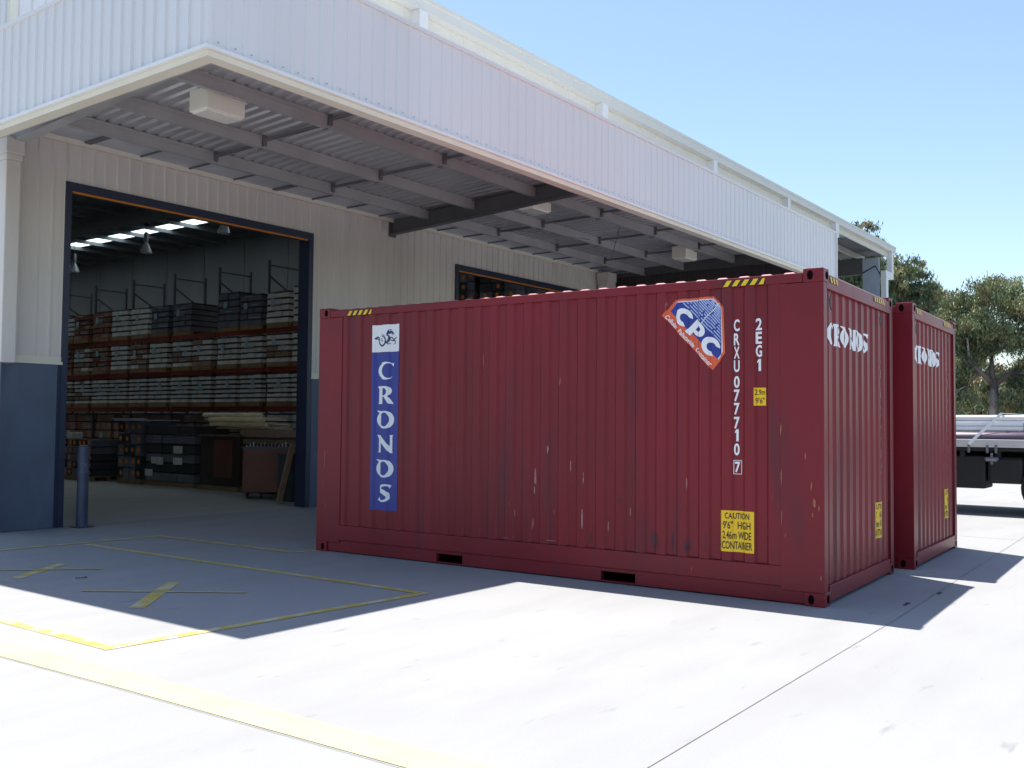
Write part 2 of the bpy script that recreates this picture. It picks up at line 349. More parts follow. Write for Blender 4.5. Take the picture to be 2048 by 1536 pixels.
# roof sheet ribs run front to back, sheet rises toward the front
rz = lambda y: 5.64+(WY-y)*.036
mb = MB(); pr = ribprofile(CX+.03, XE, .19, .03, top=.05, slope=.02); vs = []
for a, o in pr: vs += [(a, CY+.03, rz(CY)+o), (a, WY, rz(WY)+o)]
mb.add(vs, [(2*i, 2*i+1, 2*i+3, 2*i+2) for i in range(len(pr)-1)]); mb.build('canopy_roof_sheet', m_sheet, cp)
MB().add([(CX+.03,CY+.03,rz(CY)+.045),(XE,CY+.03,rz(CY)+.045),(XE,WY,rz(WY)+.045),(CX+.03,WY,rz(WY)+.045)],[(0,1,2,3)]).build('canopy_bounce_sheet', m_clad, cp)  # added white sheet, out of view, bounces sunlight onto the upper wall
for y in (8.5, 9.95, 11.35, 12.5):
    z1 = rz(y)-.004; z0 = z1-.185; mb = MB()
    mb.box(CX+.2,XE-.05,y,y+.006,z0,z1); mb.box(CX+.2,XE-.05,y+.006,y+.07,z0,z0+.006); mb.box(CX+.2,XE-.05,y+.006,y+.07,z1-.006,z1)
    mb.box(CX+.2,XE-.05,y+.064,y+.07,z0+.006,z0+.025); mb.box(CX+.2,XE-.05,y-.007,y-.0005,z1-.062,z1-.052); mb.box(CX+.2,XE-.05,y-.007,y-.0005,z0,z0+.012)
    mb.build('purlin', m_purlin, cp)
mb = MB()
for x in (9.0, 11.4, 16.1, 18.3, 20.4):
    for y0, y1 in ((8.57,9.94),(10.02,11.34),(11.42,12.49)):
        zz = (rz(y0)+rz(y1))/2-.09
        mb = MB(); mb.box(x-.02,x+.02,y0,y1,zz-.02,zz+.02); mb.box(x-.03,x-.02,y0-.07,y0+.03,zz-.09,zz+.07); mb.box(x-.03,x+.03,y1-.03,y1-.002,zz-.09,zz+.07)
        mb.build('bridging_strut', m_brace, cp)
# box gutter along the wall with straps
mb = MB(); mb.box(CX+.2,XE-.05,12.72,12.75,5.585,5.66); mb.box(CX+.2,XE-.05,12.75,WY-.06,5.60,5.615); mb.build('box_gutter', m_gut, cp)
x = 6.6; i = 0
while x < 22.4:
    w = .05 if i % 4 == 1 else .013
    MB().box(x-w,x+w,12.72,WY-.08,5.575-(.035 if w > .05 else 0),5.598).build('gutter_strap', m_brace, cp); x += .86; i += 1
MB().box(CX+.2,XE-.1,12.66,12.715,5.585,5.61).build('gutter_angle', m_purlin, cp)
mb = MB(); mb.box(CX+.1,XE,WY-.075,WY-.026,5.53,5.62); mb.build('wall_angle', m_trim, cp)
# tapered cantilever rafter, plus one behind each end
def rafter(x, mm=m_rafter):
    mb = MB(); y0, y1 = WY-.03, CY+.2
    for xa, xb, e in ((x-.008,x+.008,0),(x-.08,x+.08,1)):
        if e == 0:
            v = [(xx, yy, zz) for xx in (xa, xb) for yy, zz in ((y0,5.30),(y1,5.58),(y1,5.84),(y0,5.60))]
            mb.add(v, [(3,2,1,0),(4,5,6,7),(0,1,5,4),(1,2,6,5),(2,3,7,6),(3,0,4,7)])
        else:
            for (za, zb) in ((5.29,5.57),(5.60,5.84)):
                v = [(xx, yy, zz) for xx in (xa, xb) for yy, zz in ((y0,za),(y1,zb),(y1,zb+.012),(y0,za+.012))]
                mb.add(v, [(3,2,1,0),(4,5,6,7),(0,1,5,4),(1,2,6,5),(2,3,7,6),(3,0,4,7)])
    mb.box(x-.1,x+.1,WY-.045,WY-.027,5.24,5.66)
    return mb.build('cantilever_rafter', mm, cp)
rafter(13.9); 
rafter(6.35, m_purlin)
# end wall: beam and charcoal cladding
mb = MB(); mb.box(XE-.14,XE-.02,CY+.25,WY-.1,5.5,5.86); mb.build('end_beam', m_rafter, cp)
mb = MB(); ribbed(mb, CY+.25, WY-.06, 3.2, 5.9, lambda a,v,o:(XE-.02-o,a,v), pitch=.25, depth=.035); mb.box(XE-.012,XE+.04,CY+.25,WY-.06,3.2,5.9); mb.build('end_wall', m_darkclad, cp)
MB().tube([(13.96,10.4,5.04),(16.4,10.4,5.26)],.008,6).build('tie_wire', m_brace, cp)
MB().tube([(17.6,10.4,6.05-.3),(17.25,10.4,5.0)],.008,6).build('tie_wire', m_brace, cp)
MB().tube([(6.7,12.67,5.55),(13.7,12.67,5.55)],.013,6).build('conduit', m_white, cp)

# canopy lights
def light_box(x, y, ztop, label):
    t = thing('canopy_light', (x,y,ztop), label, 'light fixture', 'box lights under the canopy')
    MB().box(0,.58,0,.36,-.27,0).build('housing', m_fix, t, bevel=.012)
    mb = MB(); mb.box(.03,.55,.03,.33,-.292,-.268); mb.build('diffuser', m_lens, t, bevel=.006)
    mb = MB(); mb.box(.42,.47,-.006,0,-.06,-.025); mb.box(.49,.54,-.006,0,-.06,-.025); mb.build('latch', m_brace, t)
    for xx in (.05,.48): MB().box(xx,xx+.05,.1,.26,0,.16).build('hanger_bracket', m_galv, t)
    return t
light_box(7.13, 10.1, 5.67, 'cream box light under the canopy nearest the corner, largest of three')
light_box(14.02, 10.1, 5.72, 'cream box light half hidden behind the dark cantilever beam')
light_box(20.05, 10.1, 5.68, 'cream box light near the far end wall of the canopy')

# ------------------------------------------------------------------ containers
W_, L_, H_ = 2.462, 6.06, 2.9
PB0, PB1 = .385, 5.72      # side panel span
def trap(b, p, flat, slope, depth, b0):
    t = (b-b0) % p
    if t < flat: return 0
    if t < flat+slope: return -depth*(t-flat)/slope
    if t < p-slope: return -depth
    return -depth*(1-(t-(p-slope))/slope)
SP = (.217,.088,.0205,.023,PB0+.018)
def prof_long(b):
    return -.012+(trap(b,*SP) if PB0+.02 < b < PB1-.02 else 0)
EPT = (.2145,.072,.036,.018,.0395)
def prof_end(a):
    return -.03+(trap(a,*EPT) if .15 < a < 2.33 else 0)
def breaks(p, flat, slope, depth, b0, lo, hi):
    r = [lo, hi]; k = 0
    while b0+k*p < hi+p:
        for d in (0, flat, flat+slope, p-slope):
            v = b0+k*p+d
            if lo < v < hi: r.append(v)
        k += 1
    return sorted(set(r))
BL = breaks(*SP, PB0+.02, PB1-.02); BE = breaks(*EPT, .15, 2.33)
near_pt = lambda b, h, o: (-o, b, h)
far_pt = lambda b, h, o: (W_+o, b, h)
end_pt = lambda a, h, o: (a, -o, h)
def sheet(mb, bs, lo, hi, prof, fn, extra):
    bs = [extra[0]]+bs+[extra[1]]; vs = []
    for b in bs: vs += [fn(b, lo, prof(b)), fn(b, hi, prof(b))]
    mb.add(vs, [(2*i, 2*i+2, 2*i+3, 2*i+1) for i in range(len(bs)-1)])
def wrap(o2d, name, m, parent, kind, lift, xform):
    """2-D mesh (from bmesh) -> dice at the corrugation breaks -> press on to the panel. xform(u,v)->(s,h)"""
    bm = o2d
    for v in bm.verts:
        s, h = xform(v.co.x, v.co.y); v.co = Vector((s, h, 0))
    for s in (BL if kind == 'long' else BE):
        bmesh.ops.bisect_plane(bm, geom=bm.verts[:]+bm.edges[:]+bm.faces[:], plane_co=(s,0,0), plane_no=(1,0,0))
    fn, pf = (near_pt, prof_long) if kind == 'long' else (end_pt, prof_end)
    if kind == 'rail': fn, pf = near_pt, (lambda b: 0)
    if kind == 'erail': fn, pf = end_pt, (lambda b: 0)
    for v in bm.verts:
        v.co = Vector(fn(v.co.x, v.co.y, pf(v.co.x)+lift))
    me = bpy.data.meshes.new(name); bm.to_mesh(me); bm.free(); me.materials.append(m)
    o = bpy.data.objects.new(name, me); COL.objects.link(o); o.parent = parent
    return o
def curve_mesh(splines=None, text=None, size=1, bold=0):
    if text is not None:
        c = bpy.data.curves.new('tmp', 'FONT'); c.body = text; c.size = size; c.offset = bold; c.resolution_u = 4
    else:
        c = bpy.data.curves.new('tmp', 'CURVE'); c.dimensions = '2D'; c.fill_mode = 'BOTH'
        for pts in splines:
            s = c.splines.new('POLY'); s.points.add(len(pts)-1); s.use_cyclic_u = True
            for q, (x, y) in zip(s.points, pts): q.co = (x, y, 0, 1)
    o = bpy.data.objects.new('tmp', c); COL.objects.link(o)
    dg = bpy.context.evaluated_depsgraph_get(); dg.update()
    me = o.evaluated_get(dg).to_mesh(); bm = bmesh.new(); bm.from_mesh(me)
    o.evaluated_get(dg).to_mesh_clear(); bpy.data.objects.remove(o); bpy.data.curves.remove(c)
    for v in bm.verts: v.co.z = 0
    return bm
def fit(bm, x0, x1, y0, y1):
    xs = [v.co.x for v in bm.verts]; ys = [v.co.y for v in bm.verts]; a, b, c, d = min(xs), max(xs), min(ys), max(ys)
    for v in bm.verts: v.co = Vector((x0+(v.co.x-a)/(b-a)*(x1-x0), y0+(v.co.y-c)/(d-c)*(y1-y0), 0))
    return bm
def merge(bms):
    out = bmesh.new()
    for b in bms:
        m = bpy.data.meshes.new('t'); b.to_mesh(m); out.from_mesh(m); bpy.data.meshes.remove(m); b.free()
    return out
def ell(cx, cy, rx, ry, a0, a1, n=28):
    return [(cx+rx*math.cos(R(a0+(a1-a0)*i/n)), cy+ry*math.sin(R(a0+(a1-a0)*i/n))) for i in range(n+1)]
def glyph(ch, heavy=0):
    if ch == 'C':
        return [ell(.52,.5,.50,.5,52,306)+[(.80,.17)]+ell(.66+.06*heavy,.5,.36-.10*heavy,.41-.03*heavy,300,70,24)+[(.93,.72),(.95,.93)]]
    if ch == 'O':
        o = ell(.52,.48,.50,.50,-180,110,40)+[(.30,.97),(.02,1.0),(.06,.94),(.17,.86)]+ell(.52,.48,.50,.50,142,176,6)
        return [o, ell(.50,.49,.24-.08*heavy,.40-.04*heavy,0,354,30)]
    if ch == 'R':
        o = [(.02,0),(.36,0),(.36,.40),(.44,.40),(.70,.02),(1.0,.0),(.98,.05),(.66,.44)]+ell(.50,.73,.38,.27,-55,90,14)+[(.02,1.0),(.0,.93),(.07,.86),(.07,.1)]
        return [o, [(.36,.48),(.40,.47)]+ell(.42,.69,.17,.20,-60,88,10)+[(.36,.89)]]
    if ch == 'N':
        return [[(.06,0),(.26,0),(.22,.12),(.21,.66),(.80,-.02),(.97,-.02),(.95,.1),(.95,.9),(1.0,1.0),(.76,1.0),(.79,.9),(.79,.36),(.26,.98),(.0,1.0),(.05,.88),(.10,.8),(.10,.1)]]
    if ch == 'S':
        cl = [(.93,.84),(.80,.93),(.60,.95),(.36,.90),(.24,.76),(.34,.62),(.56,.52),(.76,.40),(.80,.24),(.66,.10),(.42,.04),(.20,.08),(.08,.18)]
        w = [(1+.4*heavy)*k for k in (.12,.055,.05,.07,.10,.12,.14,.13,.10,.07,.05,.06,.12)]
        a, b = [], []
        for i, p in enumerate(cl):
            q0 = cl[max(i-1,0)]; q1 = cl[min(i+1,len(cl)-1)]; dx, dy = q1[0]-q0[0], q1[1]-q0[1]; dl = math.hypot(dx,dy)
            nx, ny = -dy/dl*w[i], dx/dl*w[i]; a.append((p[0]+nx,p[1]+ny)); b.append((p[0]-nx,p[1]-ny))
        return [a+b[::-1]]
ONE = [[(.38,0),(1,0),(1,1),(.45,1),(.0,.80),(.0,.66),(.38,.76)]]
def cm(c): return curve_mesh(ONE) if c == '1' else curve_mesh(text=c, bold=.026)
def poly_bm(pts):
    bm = bmesh.new(); bm.faces.new([bm.verts.new((x,y,0)) for x, y in pts]); return bm
L2 = lambda u, v: (-u, v)             # long face: text runs toward -b
ident = lambda u, v: (u, v)
def rectL(b0, b1, h0, h1): return poly_bm([(-b1,h0),(-b0,h0),(-b0,h1),(-b1,h1)])

def make_container(full=True):
    ct = thing('shipping_container', (0,0,0), 'x', 'shipping container')
    mb = MB(); sheet(mb, BL, .325, 2.80, prof_long, near_pt, (PB0-.06, PB1+.06)); mb.build('side_panel', m_red, ct)
    mb = MB(); sheet(mb, BL, .325, 2.80, prof_long, far_pt, (PB0-.06, PB1+.06)); mb.build('side_panel', m_red, ct)
    mb = MB(); sheet(mb, BE, .165, 2.745, prof_end, end_pt, (.04, W_-.04)); mb.build('end_panel', m_red, ct)
    # roof with cross corrugations
    mb = MB(); vs = []; b = .25; pts = []
    while b < L_-.25:
        pts += [(b,0),(b+.05,.028),(b+.12,.028),(b+.17,0)]; b += .2095
    for b, o in pts: vs += [(.05,b,2.868),(.12,b,2.872+o),(W_-.12,b,2.872+o),(W_-.05,b,2.868)]
    mb.add(vs, [(4*i+k, 4*i+k+1, 4*i+4+k+1, 4*i+4+k) for i in range(len(pts)-1) for k in range(3)])
    mb.box(.05,W_-.05,.02,.25,2.862,2.874); mb.box(.05,W_-.05,L_-.27,L_-.02,2.862,2.874)
    mb.build('roof_panel', m_redroof, ct)
    MB().box(.06,W_-.06,.06,L_-.06,.10,.16).build('floor', m_hole, ct)
    # doors at the hidden end
    for k in range(2):
        x0 = .1+k*1.135; mb = MB(); mb.box(x0,x0+1.125,L_-.06,L_-.02,.15,2.75); d = mb.build('door', m_red, ct)
        mb = MB()
        for xx in (x0+.35,x0+.8): mb.tube([(xx,L_+.01,.1),(xx,L_+.01,2.8)],.017,8)
        mb.build('lock_rod', m_galv, d)
    # rails
    for sgn, x0, x1 in ((0,0,.07),(1,W_-.07,W_)):
        mb = MB(); mb.box(x0,x1,.18,L_-.18,2.79,2.872); mb.build('top_side_rail', m_red, ct, bevel=.006)
        mb = MB(); xa, xb = (0,.075) if sgn == 0 else (W_-.075,W_)
        mb.box(xa,xb,.375,L_-.33,.15,.322)
        xa, xb = (.018,.075) if sgn == 0 else (W_-.075,W_-.018)
        seg = [.179,1.80,2.17,3.87,4.225,L_-.179]
        for i in (0,2,4): mb.box(xa,xb,seg[i],seg[i+1],.012,.149)
        for i in (1,3): mb.box(xa,xb,seg[i],seg[i+1],.112,.149); mb.box(xa,xb,seg[i],seg[i+1],.012,.024)
        mb.build('bottom_side_rail', m_red, ct, bevel=.005)
    mb = MB()
    for a, b in ((1.80,2.17),(3.87,4.225)):
        mb = MB()
        for y in (a-.006, b): mb.box(.077,W_-.077,y,y+.006,.02,.11)
        mb.box(.077,W_-.077,a,b,.111,.12); mb.box(.077,W_-.077,a,b,.014,.022); mb.build('fork_pocket', m_hole, ct)
    mb = MB(); mb.box(.1,W_-.1,0,.06,2.735,2.858); mb.build('top_end_rail', m_red, ct, bevel=.005)
    mb = MB(); mb.box(.16,W_-.16,0,.07,.03,.168); mb.build('bottom_end_rail', m_red, ct, bevel=.005)
    mb = MB(); mb.box(.1,W_-.1,L_-.07,L_,2.75,2.86); mb.box(.16,W_-.16,L_-.07,L_,.03,.148); mb.build('door_sill', m_red, ct, bevel=.005)
    # posts: wide plates along the side, narrow on the end
    for sx in (0,1):
        for sy in (0,1):
            mb = MB(); fx = (lambda x: x) if not sx else (lambda x: W_-x); fy = (lambda y: y) if not sy else (lambda y: L_-y)
            def bb(x0,x1,y0,y1,z0,z1):
                xa, xb = sorted((fx(x0),fx(x1))); ya, yb = sorted((fy(y0),fy(y1))); mb.box(xa,xb,ya,yb,z0,z1)
            bb(.002,.03,.0,.38,.118,2.785); bb(.03,.115,.002,.05,.118,2.785)
            mb.build('corner_post', m_red, ct, bevel=.004)
            for top in (0,1):
                # solid casting; flat dark ovals paint the shade of its holes
                z0, z1 = (2.785,2.905) if top else (0,.118)
                mb = MB(); xa, xb = sorted((fx(-.001),fx(.161))); ya, yb = sorted((fy(-.001),fy(.178)))
                mb.box(xa,xb,ya,yb,z0,z1); cs = mb.build('corner_casting', m_red, ct, bevel=.008)
                hm = MB(); zc = (z0+z1)/2
                def oval(c, ax, w, h):
                    pts = []
                    for i in range(20):
                        t = i/20*2*math.pi; pts.append((w*math.cos(t), h*math.sin(t)))
                    if ax == 'x': q = [(c[0], c[1]+p[0], c[2]+p[1]) for p in pts]
                    else: q = [(c[0]+p[0], c[1], c[2]+p[1]) for p in pts]
                    hm.add(q, [tuple(range(20))])
                oval((fx(-.0035), fy(.115), zc), 'x', .026, .041); oval((fx(.095), fy(-.0035), zc), 'y', .034, .036)
                hm.build('casting_hole_shade', m_hole, cs)
    # -------- markings on the end
    bms = []
    x = .225; ws = (.205,.22,.235,.24,.235,.205)
    for ch, w in zip('CRONOS', ws):
        bms.append(fit(curve_mesh(glyph(ch,.35)), x-.002, x+w+.002, 2.258, 2.458)); x += w
    wrap(merge(bms), 'end_lettering', m_ltr, ct, 'end', .004, ident)
    for a0, a1 in ((.17,.42),(1.68,2.1)) :
        hz = wrap(poly_bm([(a0,2.795),(a1,2.795),(a1,2.843),(a0,2.843)]), 'hazard_strip', m_blk, ct, 'erail', .003, ident)
        hb = []; k = a0
        while k < a1-.03: hb.append(poly_bm([(k+.045,2.795),(k+.085 if k+.085<a1 else a1,2.795),(min(k+.05,a1),2.843),(k+.01,2.843)])); k += .085
        wrap(merge(hb), 'yellow_stripes', m_yel, hz, 'erail', .006, ident)
    st = wrap(poly_bm([(1.80,.41),(2.14,.41),(2.14,.77),(1.80,.77)]), 'caution_sticker', m_yel, ct, 'end', .004, ident)
    caution(st, 'end', lambda u, v: (u+1.815, v), .31)
    bms = [fit(curve_mesh(text=c, bold=.02), 2.036, 2.088, 2.16-i*.118, 2.25-i*.118) for i, c in enumerate('CRXU0777107')]
    wrap(merge(bms), 'end_lettering', m_ltr, ct, 'end', .004, ident)
    for a in (.235, 1.99):
        mb = MB(); mb.tube([(a,-.0,2.70),(a,.012,2.66),(a,.012,2.6),(a,.0,2.56)],.007,6); mb.build('lashing_bar', m_rafter, ct)
    return ct
def caution(parent, kind, xf, width):
    rows = (('CAUTION',.70,.755,.12,.88),("9'6\"  HGH",.61,.68,.06,.92),('2.46m WIDE',.52,.59,.05,.94),('CONTAINER',.43,.50,.03,.97))
    bms = [fit(curve_mesh(text=t, bold=.012), width*a, width*b, lo, hi) for t, lo, hi, a, b in rows]
    for bm in bms: pass
    wrap(merge(bms), 'caution_lettering', m_blk, parent, kind, .007, xf)
proto = make_container()
# second container copied before the first gets the markings of its long side
c2 = copy_tree(proto)
c2.location = (11.0225, 2.8275, 0); c2.rotation_euler.z = .0418
tag(c2, 'dark red shipping container behind the one with the blue banner')
c1 = proto; c1.location = (8.2042, 2.8311, 0); c1.rotation_euler.z = .0442
tag(c1, 'dark red shipping container with blue banner and orange diamond badge on its long side')
for c in (c1, c2): c['group'] = 'dark red shipping containers in the yard'
# long side markings
bn = wrap(rectL(4.795,5.205,.535,2.345), 'brand_banner', m_blu, c1, 'long', .004, L2)
tops = (2.235,1.870,1.600,1.303,1.025,.728)
bms = []
for ch, t, w in zip('CRONOS', (2.235,1.955,1.675,1.395,1.115,.835), (.235,.235,.26,.24,.26,.205)):
    cx = -5.0; bms.append(fit(curve_mesh(glyph(ch)), cx-w/2, cx+w/2, t-.205, t))
wrap(merge(bms), 'banner_lettering', m_ltr, bn, 'long', .007, L2)
em = wrap(rectL(4.795,5.205,2.349,2.663), 'emblem_panel', m_ltr, c1, 'long', .004, L2)
# emblem: sea horse with coiled tail, drawn as tapering brush strokes
def stroke(pts, w0, w1):
    P = []
    n = 24
    for i in range(n+1):   # catmull-rom
        t = i/n*(len(pts)-1); k = min(int(t), len(pts)-2); f = t-k
        g = lambda j: Vector((*pts[max(0,min(len(pts)-1,j))],0))
        a, b, c, d = g(k-1), g(k), g(k+1), g(k+2)
        P.append(.5*((2*b)+(c-a)*f+(2*a-5*b+4*c-d)*f*f+(3*b-a-3*c+d)*f**3))
    A, B = [], []
    for i, p in enumerate(P):
        d = (P[min(i+1,n)]-P[max(i-1,0)]); d.normalize(); nn = Vector((-d.y,d.x,0)); s = i/n
        w = (w0+(w1-w0)*s)*(.35+.65*math.sin(math.pi*min(1,max(0,s*.9+.08))))
        A.append((p.x+nn.x*w,p.y+nn.y*w)); B.append((p.x-nn.x*w,p.y-nn.y*w))
    bm = bmesh.new(); vs = [(bm.verts.new((*a,0)), bm.verts.new((*b,0))) for a, b in zip(A,B)]
    for i in range(n): bm.faces.new([vs[i][0], vs[i][1], vs[i+1][1], vs[i+1][0]])
    return bm
S = [([(.08,.50),(.18,.56),(.24,.48)],.025,.02),([(.10,.47),(.16,.50),(.22,.42)],.012,.016),
     ([(.22,.50),(.24,.32),(.34,.22),(.46,.28),(.50,.42),(.45,.55),(.36,.58)],.028,.03),
     ([(.35,.57),(.32,.46),(.37,.38),(.41,.44)],.02,.012),([(.30,.60),(.38,.64),(.47,.58)],.012,.012),
     ([(.50,.40),(.56,.34),(.62,.48),(.60,.62)],.04,.03),([(.56,.58),(.60,.70),(.68,.74),(.74,.68),(.78,.64)],.035,.018),
     ([(.55,.66),(.60,.78),(.68,.82)],.014,.014),([(.52,.60),(.56,.72),(.62,.76)],.012,.012),([(.60,.66),(.68,.68),(.74,.60)],.02,.012),
     ([(.60,.50),(.70,.52),(.76,.44),(.86,.52),(.92,.48)],.022,.012),([(.62,.44),(.72,.40),(.80,.40),(.82,.32),(.76,.26)],.018,.014),([(.54,.34),(.60,.28),(.66,.33)],.016,.012)]
bms = [stroke([( -5.205+.41*x, 2.349+.314*y) for x, y in p], a*.36, b*.36) for p, a, b in S]
wrap(merge(bms), 'emblem_mark', m_dblu, em, 'long', .007, L2)
# orange badge
P6 = [(1.523,2.573),(1.389,2.714),(1.010,2.723),(.908,2.617),(.891,2.195),(1.021,2.043)]
bd = wrap(poly_bm([(-b,h) for b, h in P6][::-1]), 'badge_border', m_ora, c1, 'long', .004, L2)
P6w = [(1.432,2.617),(1.373,2.695),(1.012,2.702),(.925,2.606),(.914,2.205),(.964,2.140)]
wrap(poly_bm([(-b,h) for b, h in P6w][::-1]), 'badge_outline', m_ltr, bd, 'long', .006, L2)
P6i = [(1.440,2.607),(1.377,2.684),(1.015,2.692),(.936,2.602),(.926,2.204),(.972,2.146)]
bi = wrap(poly_bm([(-b,h) for b, h in P6i][::-1]), 'badge_field', m_blu, bd, 'long', .008, L2)
d = Vector((.502,-.530)).normalized(); nn = Vector((-d.y, d.x))     # along / across the badge, in (u=-b, v)
org = Vector((-1.523,2.573))
def inside(p, poly):
    c = False; n = len(poly); j = n-1
    for i in range(n):
        xi, yi = poly[i]; xj, yj = poly[j]
        if (yi > p[1]) != (yj > p[1]) and p[0] < (xj-xi)*(p[1]-yi)/(yj-yi)+xi: c = not c
        j = i
    return c
bms = []; poly = [(-b,h) for b, h in P6i]; rr = random.Random(3)
for k in range(17):
    off = .236+k*.0255 - .0006*k*k; s = 0.0; run = None; wd = .0105
    phase = rr.uniform(0,.1)
    while s < .9:
        p = org+d*s+nn*off; ok = inside(p, poly) and ((s+phase) % .17) > .016
        if ok and run is None: run = s
        if (not ok or s > .89) and run is not None:
            a = org+d*run+nn*off; b2 = org+d*s+nn*off; q = nn*wd/2
            if s-run > .012: bms.append(poly_bm([tuple(a-q),tuple(b2-q),tuple(b2+q),tuple(a+q)]))
            run = None
        s += .006
wrap(merge(bms), 'badge_lines', m_lbl, bd, 'long', .0115, L2)
a = Vector((-1.130,2.470)); b2 = Vector((-.952,2.658)); q = d*.003
wrap(poly_bm([tuple(a-q),tuple(a+q),tuple(b2+q),tuple(b2-q)]), 'badge_ray', m_ltr, bd, 'long', .0135, L2)
def along(s, t): return lambda u, v: None
bms = []
def rot_text(bm, s, t):
    for v in bm.verts:
        p = org+d*(s+v.co.x)+nn*(t+v.co.y); v.co = Vector((p.x,p.y,0))
    return bm
Cg = [ell(.5,.5,.52,.5,38,322)+ell(.54,.5,.25,.24,300,60,20)]
Pg = [[(0,0),(.36,0),(.36,.30)]+ell(.52,.64,.46,.36,-90,90,14)+[(0,1.0)], [(.36,.50)]+ell(.48,.65,.16,.14,-90,90,8)+[(.36,.80)]]
for gl, s0, w in ((Cg,.085,.165),(Pg,.282,.16),(Cg,.468,.175)):
    bms.append(rot_text(fit(curve_mesh(gl), 0, w, 0, .158), s0, .064))
wrap(merge(bms), 'badge_letters', m_ltr, bd, 'long', .013, L2)
bm = rot_text(fit(curve_mesh(text='Cellular  Palletwide  Container', bold=.018), 0, .655, 0, .042), .035, .007)
wrap(bm, 'badge_caption', m_ltr, bd, 'long', .013, L2)
# stencilled codes
tp = (2.499,2.372,2.251,2.129,1.986,1.863,1.743,1.617,1.505,1.378)
def wd(c): return .036 if c == '1' else .054
bms = [fit(cm(c), -.790-wd(c)/2, -.790+wd(c)/2, t-.108, t) for c, t in zip('CRXU077710', tp)]
bms.append(fit(curve_mesh(text='7', bold=.028), -.782-.026, -.782+.026, 1.117, 1.214))
fr = [(-.818,1.103),(-.740,1.103),(-.740,1.228),(-.818,1.228)]; q = .005
for x0,x1,y0,y1 in ((-.820,-.742,1.101,1.106),(-.820,-.742,1.223,1.228),(-.820,-.815,1.106,1.223),(-.747,-.742,1.106,1.223)):
    bms.append(poly_bm([(x0,y0),(x1,y0),(x1,y1),(x0,y1)]))
wrap(merge(bms), 'serial_number', m_ltr, c1, 'long', .004, L2)
bms = [fit(cm(c), -.582-wd(c)/2, -.582+wd(c)/2, t-.108, t) for c, t in zip('2EG1', (2.499,2.377,2.259,2.134))]
wrap(merge(bms), 'size_code', m_ltr, c1, 'long', .004, L2)
hs = wrap(rectL(.519,.624,1.718,1.877), 'height_sticker', m_yel, c1, 'long', .004, L2)
bms = [fit(curve_mesh(text='2.9m', bold=.004), -.616, -.527, 1.812, 1.862), fit(curve_mesh(text='9\'6"', bold=.004), -.610, -.532, 1.735, 1.788)]
wrap(merge(bms), 'height_lettering', m_blk, hs, 'long', .007, L2)
cs = wrap(rectL(.621,.938,.406,.774), 'caution_sticker', m_yel, c1, 'long', .004, L2)
caution(cs, 'long', lambda u, v: (.938-.008-u, v), .30)
for a0, a1 in ((.515,.905),(5.21,5.595)):
    hz = wrap(poly_bm([(-a1,2.797),(-a0,2.797),(-a0,2.850),(-a1,2.850)]), 'hazard_strip', m_blk, c1, 'rail', .003, L2)
    hb = []; k = a1
    while k > a0+.02:
        hb.append(poly_bm([(-k,2.797),(-k+.045,2.797),(min(-k+.082,-a0),2.850),(-k+.037,2.850)])); k -= .083
    wrap(merge(hb), 'yellow_stripes', m_yel, hz, 'rail', .006, L2)

# chipped paint, rust and grime on the long side
m_chip = mat('chalky_chip', (.36,.20,.19), .7, var=.3, scale=30); m_rust = mat('rust_mark', (.34,.13,.07), .8, var=.35, scale=30); m_grime = mat('grime', (.095,.018,.028), .7, var=.3, scale=20)
def blot(b, h, w, t, rr):
    n = 11; pts = []
    for i in range(n):
        a = 2*math.pi*i/n; q = rr.uniform(.55,1.1); pts.append((-b+math.cos(a)*w*q*.5, h+math.sin(a)*t*q*.5))
    return poly_bm(pts)
rr = random.Random(31)
for nm, m, lst in (('chip_pattern', m_chip, ((2.95,1.0,.035,.20),(2.96,.86,.02,.10),(2.53,1.12,.012,.16),(2.37,1.0,.012,.14),(2.38,.62,.02,.22),(1.86,.70,.012,.10),(2.79,1.28,.014,.10),(3.62,2.2,.006,.2),(4.4,.7,.008,.12),(1.27,1.0,.01,.16),(3.2,.62,.01,.1),(2.1,.55,.012,.12),(2.75,.36,.16,.006),(3.3,.35,.12,.006))),
                   ('rust_stain', m_rust, ((.16,1.28,.014,.09),(.11,1.02,.018,.10),(.085,.88,.03,.08),(.045,.84,.012,.06),(.10,.78,.014,.05),(.375,1.5,.012,.16),(.372,1.1,.010,.2),(.37,.75,.010,.15),(.03,.25,.014,.05),(5.93,1.1,.018,.25),(5.95,.8,.014,.12),(5.9,.55,.01,.08))),
                   ('grime_stain', m_grime, ((1.98,.82,.03,.07),(1.95,.79,.015,.04),(1.60,.44,.10,.22),(1.42,.45,.03,.20),(1.27,.42,.08,.14),(1.08,.46,.02,.2),(2.3,.42,.03,.1)))):
    bms = [blot(b, h, w, t, rr) for b, h, w, t in lst if b > .38 and b < 5.7]; bm2 = [blot(b, h, w, t, rr) for b, h, w, t in lst if not (b > .38 and b < 5.7)]
    if bms: wrap(merge(bms), nm, m, c1, 'long', .0025, L2)
    if bm2: wrap(merge(bm2), nm, m, c1, 'rail', .0015, L2)

